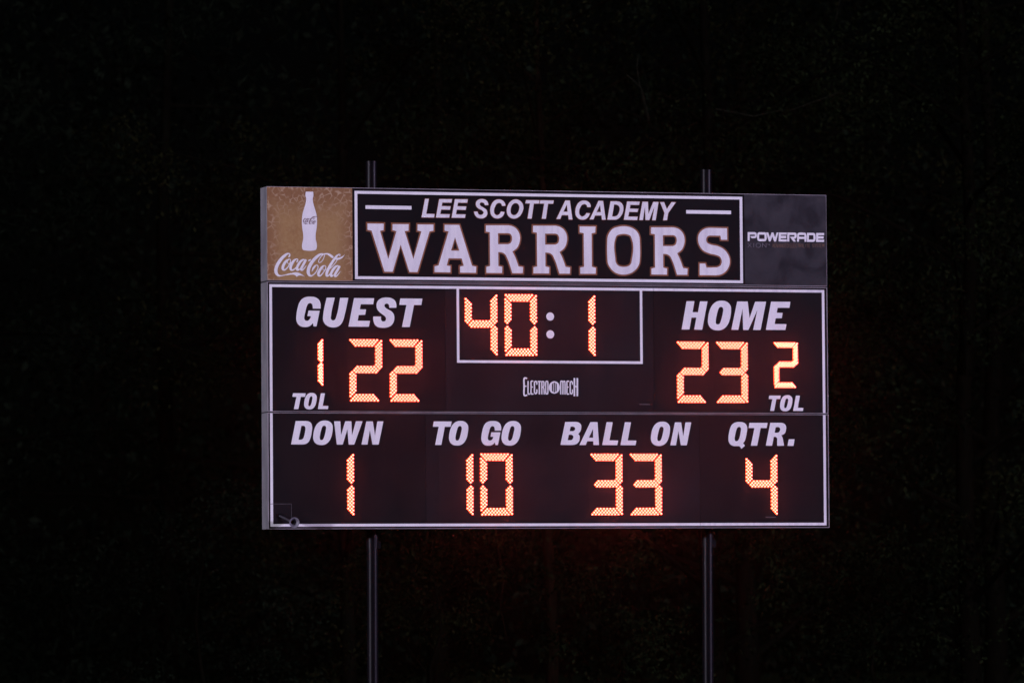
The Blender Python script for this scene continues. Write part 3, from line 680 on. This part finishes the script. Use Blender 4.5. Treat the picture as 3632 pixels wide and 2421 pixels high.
def frame_groups(x0, x1, z0, z1, t, open_top=False):
    r = lambda a, b, c, d: [(a, c), (b, c), (b, d), (a, d)]
    return r(x0, x1, z0, z0 + t), r(x0, x1, z1 - t, z1), r(x0, x0 + t, z0 + t, z1 - t), r(x1 - t, x1, z0 + t, z1 - t)

# ------------------------------------------------------------------ ground and sky
gm = mat('night_grass', (0.035, 0.055, 0.020), (0.055, 0.065, 0.028), 0.9, 0.8, bump=0.6)
g = MB()
nx = 40
for j in range(nx + 1):
    for i in range(nx + 1):
        x, y = -150 + 300 * i / nx, -150 + 300 * j / nx
        g.v.append((x, y, 0.0 if y < 6 else 0.04 * math.sin(x * 0.3) * math.cos(y * 0.21)))
for j in range(nx):
    for i in range(nx):
        a = j * (nx + 1) + i
        g.f.append((a, a + 1, a + nx + 2, a + nx + 1))
tag(g.build('ground', gm), kind='structure')

# ------------------------------------------------------------------ the scoreboard
W2, TOP = 2.743, 3.154
DEPTH = 0.23
board = bpy.data.objects.new('scoreboard', None)
COL.objects.link(board)
board.location = (0, 0, BOARD_Z)
tag(board, 'big black electronic football scoreboard with glowing orange digits, held on two steel posts', 'scoreboard')

def module(z0, z1, seams, mats, label):
    """one sheet-metal cabinet: box, lit edge trim all round, black face panels with fine joints"""
    c = MB()
    c.box(-W2, W2, 0.010, DEPTH, z0, z1)
    for zz in (z0 + 0.012, z1 - 0.024):                       # folded flanges along the end plates
        c.box(-W2 - 0.0015, -W2, 0.020, DEPTH - 0.01, zz, zz + 0.012)
        c.box(W2, W2 + 0.0015, 0.020, DEPTH - 0.01, zz, zz + 0.012)
    cab = c.build('cabinet', ALU, board)
    cab['label'] = label
    t = 0.0045
    f = MB()
    f.box(-W2, W2, -0.004, 0.0098, z1 - t, z1).box(-W2, W2, -0.004, 0.0098, z0, z0 + t)
    f.box(-W2, -W2 + t, -0.004, 0.0098, z0 + t, z1 - t).box(W2 - t, W2, -0.004, 0.0098, z0 + t, z1 - t)
    f.build('edge_trim', TRIM, cab)
    xs = [-W2 + t + 0.0005] + seams + [W2 - t - 0.0005]
    for i in range(len(xs) - 1):
        p = MB().box(xs[i] + (0.0010 if i else 0), xs[i + 1] - (0.0010 if i < len(xs) - 2 else 0), 0.0, 0.0095, z0 + t + 0.0005, z1 - t - 0.0005)
        p.build('face_panel', mats[i], cab)
    return cab

HDR0, MID1, MID0, BOT1 = 2.2870, 2.2745, 1.0800, 1.0700
header = module(HDR0, TOP, [-1.9255, 1.9155], [PANEL, NAVY, PANEL], 'topmost cabinet with the printed name and sponsor signs')
middle = module(MID0, MID1, [-1.0356, 1.0044], [PANEL, PANEL_WORN, PANEL], 'middle cabinet with game clock and team scores')
bottom = module(0.0, BOT1, [-1.2341, 1.4515], [PANEL, PANEL_WORN, PANEL], 'lowest cabinet with down, yards to go, ball position and quarter')
for z in (HDR0, BOT1):                                        # black spacer in the joint between cabinets
    MB().box(-W2 + 0.004, W2 - 0.004, 0.012, DEPTH - 0.01, z - 0.0125 if z == HDR0 else z, z if z == HDR0 else z + 0.01).build('joint_spacer', SOCKET, board)

YP = -0.0012       # first vinyl layer, proud of the face panel
YQ = -0.0024       # second layer
YR = -0.0036

# name sign
name_sheet = MB().box(-1.924, 1.914, YP, -0.0002, HDR0 + 0.006, TOP - 0.006).build('name_sign', NAVY, board)
name_sheet['label'] = 'wide black sign sheet with the large white team name'
b4 = frame_groups(-1.904, 1.899, 2.3075, 3.1255, 0.0268)
flat([([q], []) for q in b4], YQ, 'white_border', VINYL, name_sheet)
for x0, x1, in ((-1.7995, -1.356), (1.338, 1.7855)):
    flat([([[(x0, 2.9590), (x1, 2.9590), (x1, 2.9925), (x0, 2.9925)]], [])], YQ, 'white_rule', VINYL, name_sheet)
flat([glyph(l, 0.0042) for l in WORDS['LEE SCOTT ACADEMY']], YQ, 'lettering_outline', ORANGE, name_sheet)
flat([glyph(l) for l in WORDS['LEE SCOTT ACADEMY']], YR, 'lettering', VINYL_OLD, name_sheet)
for l in WORDS['WARRIORS']:
    o = flat([glyph(l, 0.0148)], YQ, 'letter_outline', ORANGE, name_sheet)
for l in WORDS['WARRIORS']:
    flat([glyph(l)], YR, 'letter', VINYL_OLD, name_sheet)

# sponsor sheets
s1 = MB().box(-W2 + 0.0015, -1.927, -0.0052, -0.0002, HDR0 + 0.004, TOP - 0.004).build('sponsor_sign', COPPER, board)
s1['label'] = 'faded copper-brown sponsor sign with a white bottle'
Y1 = -0.0062
flat([([outline(decode(BOTTLE))], [])], Y1, 'bottle_print', VINYL, s1)
def logo(d, y, name, m, parent):
    polys = []
    for t in d['strokes']:
        polys += stroke_polys(t)
    for t in d.get('fills', []):
        polys.append(outline(decode(t)))
    return flat([(polys, [])], y, name, m, parent)
logo(SCRIPT_LOGO, Y1, 'script_lettering', VINYL, s1)
logo(BOTTLE_LOGO, Y1 - 0.0010, 'bottle_lettering', LABELINK, s1)
s2 = MB().box(1.9175, W2 - 0.0035, -0.0048, -0.0002, HDR0 + 0.004, TOP - 0.004).build('sponsor_sign', CHARCOAL, board)
s2['label'] = 'scuffed charcoal sponsor sign with one line of white lettering'
Y2 = -0.0058
flat([glyph(l) for l in WORDS['POWERADE']], Y2, 'lettering', VINYL, s2)
MB().box(2.7165, 2.7195, Y2, -0.0048, 2.6655, 2.6685).build('full_stop', GREYINK, s2)
flat([(sum((stroke_polys(t) for t in SMALL_GREY), []), [])], Y2, 'small_grey_lettering', GREYINK, s2)
for word in SMALL_BROWN:
    flat([(sum((stroke_polys(t) for t in word), []), [])], Y2, 'small_brown_lettering', BROWNINK, s2)

# white borders of the two lower cabinets
t = 0.0255
x0, x1 = -2.7235, 2.7155
r = lambda a, b, c, d: ([[(a, c), (b, c), (b, d), (a, d)]], [])
flat([r(x0, 1.0034, 2.2265, 2.2520), r(x0, x0 + t, MID0 + 0.005, 2.2265)], YP, 'white_border', VINYL, middle)
flat([r(1.0054, x1, 2.2265, 2.2520), r(x1 - t, x1, MID0 + 0.005, 2.2265)], YP, 'white_border', VINYL_OLD, middle)
flat([r(x0, 1.4505, 0.0215, 0.0470), r(x0, x0 + t, 0.0470, BOT1 - 0.005)], YP, 'white_border', VINYL, bottom)
flat([r(1.4525, x1, 0.0215, 0.0470), r(x1 - t, x1, 0.0470, BOT1 - 0.005)], YP, 'white_border', VINYL_OLD, bottom)
flat([r(-0.925, 0.895, 1.5392, 1.5637), r(-0.925, -0.9005, 1.5637, 2.2265), r(0.8705, 0.895, 1.5637, 2.2265)], YP, 'clock_border', VINYL, middle)

# painted captions
for w, parent in (('GUEST', middle), ('HOME', middle), ('TOL', middle), ('TOL ', middle), ('DOWN', bottom), ('TO', bottom), ('GO', bottom), ('BALL', bottom), ('ON', bottom), ('QTR.', bottom)):
    c = flat([glyph(l) for l in WORDS[w]], YP, 'caption', VINYL, parent)
    c['label'] = 'white slanted caption ' + w.strip()
def disc(x, z, rad, n=28):
    return [(x + rad * math.cos(2 * math.pi * k / n), z + rad * math.sin(2 * math.pi * k / n)) for k in range(n)]
for z in (1.9770, 1.8105):
    flat([([disc(-0.0137, z, 0.0385)], [])], YP, 'colon_dot', VINYL, middle)
mk = sum((stroke_polys(t_) for t_ in MAKER_LOGO['strokes']), [])
ring = [outline(decode(c)) for c in MAKER_LOGO['ring']]
flat([(mk[:-2], []), ([ring[0]], [ring[1]]), (mk[-2:], [])], YP, 'maker_lettering', VINYL, middle)
for x, z, parent in ((0.9102, 1.1600, middle), (2.1548, 0.1000, bottom)):
    MB().box(x - 0.052, x + 0.052, -0.006, 0.0, z - 0.004, z + 0.004).build('latch_slot', SLOT, parent)

# service hatch, lower end of the lowest cabinet
h = MB()
h.box(-2.736, -2.5220, -0.0045, -0.0002, 0.2290, 0.2330).box(-2.5245, -2.5220, -0.0040, -0.0002, 0.0060, 0.2288)
hf = MB().box(-2.697, -2.5250, -0.0009, -0.0001, 0.048, 0.2286).build('service_hatch', PANEL_WORN, bottom)
h.build('hatch_lip', SLOT, bottom)

# little signal horn bolted over the hatch
def horn():
    foot = Vector((-2.640, -0.004, 0.122))
    throat = Vector((-2.540, -0.055, 0.066))
    mouth = Vector((-2.536, -0.150, 0.056))
    d = (mouth - throat).normalized()
    n = 28
    a = d.cross(Vector((0, 0, 1))).normalized()
    b = a.cross(d)
    L_ = (mouth - throat).length
    prof = [(0.0, 0.014), (0.25, 0.017), (0.5, 0.022), (0.72, 0.029), (0.88, 0.038), (0.97, 0.0465), (1.0, 0.0495), (1.0, 0.0480),
            (0.93, 0.0385), (0.80, 0.029), (0.60, 0.0215), (0.35, 0.0165), (0.2, 0.015)]
    v, f = [], []
    for s_, rr in prof:
        for k in range(n):
            t_ = 2 * math.pi * k / n
            v.append(tuple(throat + d * (L_ * s_) + (a * math.cos(t_) + b * math.sin(t_)) * rr))
    for i in range(len(prof) - 1):
        for k in range(n):
            k2 = (k + 1) % n
            f.append((i * n + k, (i + 1) * n + k, (i + 1) * n + k2, i * n + k2))
    me = bpy.data.meshes.new('signal_horn')
    me.from_pydata(v, [], f)
    me.update()
    me.shade_smooth()
    hb = link('signal_horn', me, HORN, board)
    hb['label'] = 'small grey metal horn with flared mouth'
    MB().tube([throat + d * (L_ * 0.16), throat + d * (L_ * 0.30)], [0.0152, 0.0158], 16).build('horn_throat', SOCKET, hb)
    MB().tube([foot, foot.lerp(throat, 0.55) + Vector((0, -0.012, 0)), throat + d * 0.008], [0.0105, 0.0105, 0.0125], 14).build('horn_tube', HORN_DARK, hb, smooth=True)
    MB().box(foot.x - 0.018, foot.x + 0.018, -0.012, -0.002, foot.z - 0.018, foot.z + 0.018).build('mounting_foot', STEEL, hb)
horn()

# lit digits: every bulb a small dome, the bulbs of one bar joined as a segment
SEGS = {'0': 'abcdef', '1': 'bc', '2': 'abged', '3': 'abgcd', '4': 'fgbc'}
def bulb_mesh(points, rad, tall, name, jit):
    rings = [(1.0, 0.0), (0.98, 0.55), (0.76, 0.86), (0.30, 1.0)]
    n = 8
    v, f = [], []
    rr = random.Random(len(points) * 7 + int(jit * 10))
    for px, pz in points:
        px += rr.uniform(-0.0006, 0.0006)
        pz += rr.uniform(-0.0006, 0.0006)
        k0 = len(v)
        for a, h_ in rings:
            for k in range(n):
                t_ = 2 * math.pi * k / n
                v.append((px + rad * a * math.cos(t_), -tall * h_, pz + rad * a * math.sin(t_)))
        for i in range(len(rings) - 1):
            for k in range(n):
                k2 = (k + 1) % n
                f.append((k0 + i * n + k, k0 + i * n + k2, k0 + (i + 1) * n + k2, k0 + (i + 1) * n + k))
        f.append(tuple(k0 + (len(rings) - 1) * n + k for k in range(n)))
    me = bpy.data.meshes.new(name)
    me.from_pydata(v, [], f)
    me.update()
    me.materials.append(LED)
    me.materials.append(LED_TIP)          # the die glows hottest through the tip of the lens
    for p_ in me.polygons:
        p_.material_index = 1 if p_.center.y < -tall * 0.80 else 0
    return me
def bulbs(table, rad, tall):
    return {s: bulb_mesh([(x, z) for x, z, _ in decode(c)], rad, tall, 'segment', i) for i, (s, c) in enumerate(table.items())}
BL = bulbs(BULBS_LARGE, 0.0089, 0.018)
BS = bulbs(BULBS_SMALL, 0.0089 * 0.97, 0.018)
def plate_mesh(x0, x1, z0, z1, m):
    m_ = MB().box(x0, x1, -0.0010, 0.0, z0, z1).mesh('digit')
    m_.materials.append(m)
    return m_
PL = {m.name: plate_mesh(-0.030, 0.325, -0.590, 0.030, m) for m in (PANEL, PANEL_WORN)}
PS = plate_mesh(-0.020, 0.242, -0.425, 0.018, PANEL)
for ch, u, z, what in DIGITS:
    d = link('digit', PL[(PANEL_WORN if -1.03 < u + 0.05 < 1.0 else PANEL).name], None, board, (u, -0.0002, z))
    d['label'] = 'orange %s showing %s' % (what, ch)
    for s in SEGS[ch]:
        link('segment', BL[s], None, d, (0, -0.0010, 0))
for ch, u, z, what in SMALL_DIGITS:
    d = link('digit', PS, None, board, (u, -0.0002, z))
    d['label'] = 'smaller orange %s showing %s' % (what, ch)
    for s in SEGS[ch]:
        link('segment', BS[s], None, d, (0, -0.0010, 0))

# ------------------------------------------------------------------ the two posts behind it
def post(xt, xb, ztop, label):
    e = bpy.data.objects.new('steel_post', None)
    COL.objects.link(e)
    e.location = (xb, DEPTH + 0.075, 0)
    tag(e, label, 'post', 'steel posts carrying the scoreboard')
    lean = (xt - xb) / 6.4
    f = lambda z: (lean * z, 0, z)
    zt = BOARD_Z + ztop
    MB().tube([f(-0.3), f(1.5), f(3.0), f(4.6), f(zt - 0.004), f(zt)], [0.0535] * 5 + [0.050], 40).build('pole', STEEL, e, smooth=True)
    MB().tube([f(zt - 0.012), f(zt + 0.003)], [0.0555, 0.0555], 32).build('pole_cap', STEEL, e, smooth=True)
    for z in (BOARD_Z + 0.35, BOARD_Z + 1.5, BOARD_Z + 2.6):    # clamps to the cabinets
        c = MB()
        c.tube([f(z - 0.04), f(z + 0.04)], [0.062, 0.062], 24)
        c.box(lean * z - 0.09, lean * z + 0.09, -0.072, -0.040, z - 0.045, z + 0.045)
        c.build('clamp', STEEL, e)
    z = BOARD_Z - 0.09                                           # collar under the board
    c = MB()
    c.tube([f(z - 0.085), f(z + 0.035)], [0.0585, 0.0585], 28)
    c.box(lean * z + 0.030, lean * z + 0.068, -0.045, 0.035, z - 0.09, z - 0.02)
    c.build('collar', STEEL, e)
    return e
post(-1.656, -1.676, 0.424 + 3.0, 'black round steel post nearer the bottle sign, its top standing higher above the board')
post(1.646, 1.612, 0.398 + 3.0, 'black round steel post on the side of the charcoal sign, shiny streak down it')

# ------------------------------------------------------------------ trees
def crown_mesh(clumps, leaf, seed, needle=False):
    rng = np.random.default_rng(seed)
    P = []
    for (cx, cy, cz, r_, n) in clumps:
        d = rng.normal(size=(n, 3))
        d /= np.linalg.norm(d, axis=1)[:, None]
        rad = r_ * rng.uniform(0.15, 1.0, (n, 1)) ** 0.6
        P.append(np.array([[cx, cy, cz]]) + d * rad * np.array([[1.0, 1.0, 0.62]]))
    P = np.vstack(P)
    n = len(P)
    a = rng.normal(size=(n, 3)); a[:, 2] -= 0.5
    a /= np.linalg.norm(a, axis=1)[:, None]
    b = rng.normal(size=(n, 3))
    b -= a * (a * b).sum(1)[:, None]
    b /= np.linalg.norm(b, axis=1)[:, None]
    ln = leaf * rng.uniform(0.6, 1.35, (n, 1))
    wd = ln * (0.10 if needle else 0.27)
    if needle:
        ln = ln * 1.7
    V = np.stack([P, P + a * ln * 0.45 + b * wd, P + a * ln, P + a * ln * 0.45 - b * wd], 1).reshape(-1, 3)
    me = bpy.data.meshes.new('crown')
    me.vertices.add(4 * n)
    me.vertices.foreach_set('co', V.ravel())
    me.loops.add(4 * n)
    me.loops.foreach_set('vertex_index', np.arange(4 * n, dtype=np.int32))
    me.polygons.add(n)
    me.polygons.foreach_set('loop_start', np.arange(0, 4 * n, 4, dtype=np.int32))
    me.polygons.foreach_set('loop_total', np.full(n, 4, dtype=np.int32))
    me.update(calc_edges=True)
    return me

def tree(x, y, h, r_, seed, label, leafm, barkm, low=0.15, n_limbs=16, leaves=14000, leaf=0.075, trunk_r=0.13, needle=False, name='tree', group='trees behind the scoreboard', lean=(0, 0), extra=()):
    rn = random.Random(seed)
    e = bpy.data.objects.new(name, None)
    COL.objects.link(e)
    e.location = (x, y, 0)
    tag(e, label, 'shrub' if 'shrub' in name else 'tree', group)
    pts, rad = [], []
    for i in range(9):
        q = i / 8
        pts.append((lean[0] * q + rn.uniform(-0.10, 0.10) * (i > 0), lean[1] * q + rn.uniform(-0.10, 0.10) * (i > 0), h * 0.94 * q - 0.1 * (i == 0)))
        rad.append(trunk_r * (1 - 0.82 * q) * (1.35 if i == 0 else 1))
    MB().tube(pts, rad, 10).build('trunk', barkm, e, smooth=True)
    P = [Vector(p) for p in pts]
    def at(q):
        q = max(0.0, min(0.999, q)) * 8
        i = int(q)
        return P[i].lerp(P[i + 1], q - i)
    clumps = []
    per = leaves // (n_limbs * 5)
    for k in range(n_limbs):
        q = low + (0.97 - low) * (k + rn.random() * 0.8) / n_limbs
        s = at(q)
        az = k * 2.4 + rn.uniform(-0.5, 0.5)
        span = (q - low) / (1 - low)
        reach = r_ * (0.55 + 0.45 * math.sin(math.pi * min(1, 0.18 + span * 0.85))) * rn.uniform(0.75, 1.1)
        if needle:
            reach = r_ * (1.05 - 0.8 * span) * rn.uniform(0.8, 1.1)
        rise = reach * (rn.uniform(-0.15, 0.15) if needle else rn.uniform(0.15, 0.75))
        dirv = Vector((math.cos(az), math.sin(az), 0))
        m1 = s + dirv * reach * 0.5 + Vector((0, 0, rise * 0.65))
        m2 = s + dirv * reach + Vector((rn.uniform(-.2, .2), rn.uniform(-.2, .2), rise))
        lr = trunk_r * 0.36 * (1 - 0.5 * q)
        MB().tube([s, m1, m2], [lr, lr * 0.6, lr * 0.2], 6).build('limb', barkm, e, smooth=True)
        for j, fr in enumerate((0.45, 0.68, 0.85, 1.0, 1.0)):
            c = (s.lerp(m1, fr * 2) if fr < 0.5 else m1.lerp(m2, fr * 2 - 1))
            off = Vector((rn.gauss(0, 1), rn.gauss(0, 1), rn.gauss(0, 0.7))) * r_ * 0.16
            clumps.append((c.x + off.x, c.y + off.y, c.z + off.z, r_ * rn.uniform(0.16, 0.34), int(per * rn.uniform(0.6, 1.4))))
    link('crown', crown_mesh(clumps, leaf, seed, needle), leafm, e)
    for pts_, rads, bm in extra:
        MB().tube([Vector(p) - Vector((x, y, 0)) for p in pts_], rads, 7).build('bare_branch', bm, e, smooth=True)
    return e

def ground_at(lateral, away):
    """a spot in the wood: metres along the wood's edge from the middle, and metres out from the camera position"""
    return (-15.93 + 0.2932 * away + 0.9561 * lateral, -50.68 + 0.9561 * away - 0.2932 * lateral)
def spot(lateral, away, z):
    q = ground_at(lateral, away)
    return (q[0], q[1], z)

pale_fork = [([spot(1.72, 70.8, 8.35), spot(1.655, 70.6, 8.60), spot(1.60, 70.5, 8.80), spot(1.575, 70.4, 8.98), spot(1.60, 70.5, 9.15)], [0.026, 0.024, 0.017, 0.010, 0.004], BARK_PALE),
             ([spot(1.625, 70.5, 8.72), spot(1.54, 70.4, 8.80), spot(1.45, 70.4, 8.88)], [0.014, 0.012, 0.005], BARK_PALE),
             ([spot(1.74, 70.7, 8.60), spot(1.70, 70.5, 8.78), spot(1.655, 70.4, 8.95)], [0.008, 0.007, 0.003], BARK_PALE)]
side_branches = [([spot(2.50, 69.0, 8.32), spot(2.95, 68.7, 8.20), spot(3.30, 68.6, 8.27)], [0.012, 0.012, 0.008], BARK_PALE),
                 ([spot(3.40, 68.9, 8.28), spot(3.65, 68.7, 8.36), spot(4.00, 68.6, 8.48)], [0.015, 0.013, 0.006], BARK_PALE),
                 ([spot(4.00, 69.5, 9.45), spot(4.06, 69.4, 9.75)], [0.012, 0.004], BARK_PALE)]
hanging = [([spot(-0.28, 66.9, 3.70), spot(-0.20, 66.9, 3.10), spot(-0.12, 66.9, 2.60), spot(-0.16, 66.9, 2.30), spot(-0.08, 66.9, 1.9)], [0.013, 0.012, 0.010, 0.008, 0.004], BARK_RED)]

T = [  # lateral, away, height, crown radius, seed, label, leaf, bark, low, limbs, leaves, leaf size, trunk radius, needle, extra
 (0.42, 73.0, 15.5, 3.1, 11, 'slender tree whose reddish trunk shows just above the middle of the board', LEAF_B, BARK_RED, .30, 20, 19125, .075, .085, False, ()),
 (2.5, 72.0, 15.0, 3.0, 12, 'leafy tree with a bare pale forked branch above the board', LEAF_A, BARK, .12, 20, 21675, .075, .13, False, pale_fork),
 (5.6, 70.0, 14.0, 3.0, 13, 'dense tree beside the charcoal sign, thin pale twigs over its crown', LEAF_A, BARK, .06, 20, 24225, .070, .14, False, side_branches),
 (-2.2, 75.5, 15.0, 2.8, 14, 'thin olive tree rising between the two posts and the bottle sign', LEAF_B, BARK, .10, 18, 15300, .075, .11, False, ()),
 (8.6, 74.0, 15.5, 3.2, 15, 'tall dark tree at the outer edge past the charcoal sign', LEAF_A, BARK, .08, 18, 16575, .080, .15, False, ()),
 (-5.2, 86.0, 17.0, 3.2, 16, 'tall pine standing back from the bottle sign', LEAF_C, BARK, .06, 22, 19125, .11, .15, True, ()),
 (-8.3, 84.0, 17.5, 3.3, 17, 'pine at the far outer edge past the bottle sign', LEAF_C, BARK, .06, 22, 17850, .11, .16, True, ()),
 (-1.2, 90.0, 18.0, 3.4, 18, 'pine deep in the wood behind the bottle sign', LEAF_C, BARK, .10, 20, 14025, .12, .17, True, ()),
 (3.6, 88.0, 18.0, 3.6, 19, 'broad tree deep in the wood behind the name sign', LEAF_A, BARK, .08, 20, 15300, .09, .18, False, ()),
 (7.6, 90.0, 18.5, 3.8, 20, 'broad tree deep in the wood past the charcoal sign', LEAF_B, BARK, .08, 20, 15300, .09, .18, False, ()),
]
for (l, a_, h_, r_, sd, lab, lm, bm, low, nl, nlv, ls, tr_, nd, ex) in T:
    x, y = ground_at(l, a_)
    tree(x, y, h_, r_, sd, lab, lm, bm, low, nl, nlv, ls, tr_, nd, extra=ex)
S_ = [(-0.9, 66.5, 3.4, 1.25, 31, 'leafy shrub under the lit 10 with a reddish hanging stem', LEAF_B, hanging),
      (1.2, 67.5, 3.0, 1.15, 32, 'low shrub between the posts below the quarter caption', LEAF_A, ()),
      (-4.0, 72.0, 3.6, 1.6, 33, 'shrub low on the bottle sign side, outside the post', LEAF_C, ()),
      (4.3, 68.5, 3.2, 1.4, 34, 'shrub low outside the shiny post', LEAF_A, ())]
for (l, a_, h_, r_, sd, lab, lm, ex) in S_:
    x, y = ground_at(l, a_)
    tree(x, y, h_, r_, sd, lab, lm, BARK, 0.05, 14, 5200, 0.06, 0.04, False, name='shrub', group='shrubs under the trees', extra=ex)

# the deep wood behind, one dark mass nobody could count
rnd = random.Random(77)
belt = []
for k in range(4200):
    x, y = ground_at(rnd.uniform(-34, 34), rnd.uniform(97, 112))
    belt.append((x, y, 20 * rnd.random() ** 1.35, rnd.uniform(0.7, 1.5), 34))
me = crown_mesh(belt, 0.20, 5)
me.name = 'deep_wood'
tag(link('deep_wood', me, LEAF_C), kind='stuff')

# added haze: its scattering stands in for lens bloom round the lit digits
am = bpy.data.materials.new('bloom_haze')
am.use_nodes = True
an = am.node_tree
an.nodes.clear()
ao = an.nodes.new('ShaderNodeOutputMaterial')
av = an.nodes.new('ShaderNodeVolumePrincipled')
av.inputs['Color'].default_value = (0.95, 0.95, 0.97, 1)
av.inputs['Density'].default_value = 0.001
av.inputs['Anisotropy'].default_value = 0.989
an.links.new(av.outputs[0], ao.inputs['Volume'])
haze = MB().box(-155, 155, -155, 155, -1.0, 24.0).build('haze', am)
tag(haze, kind='stuff')
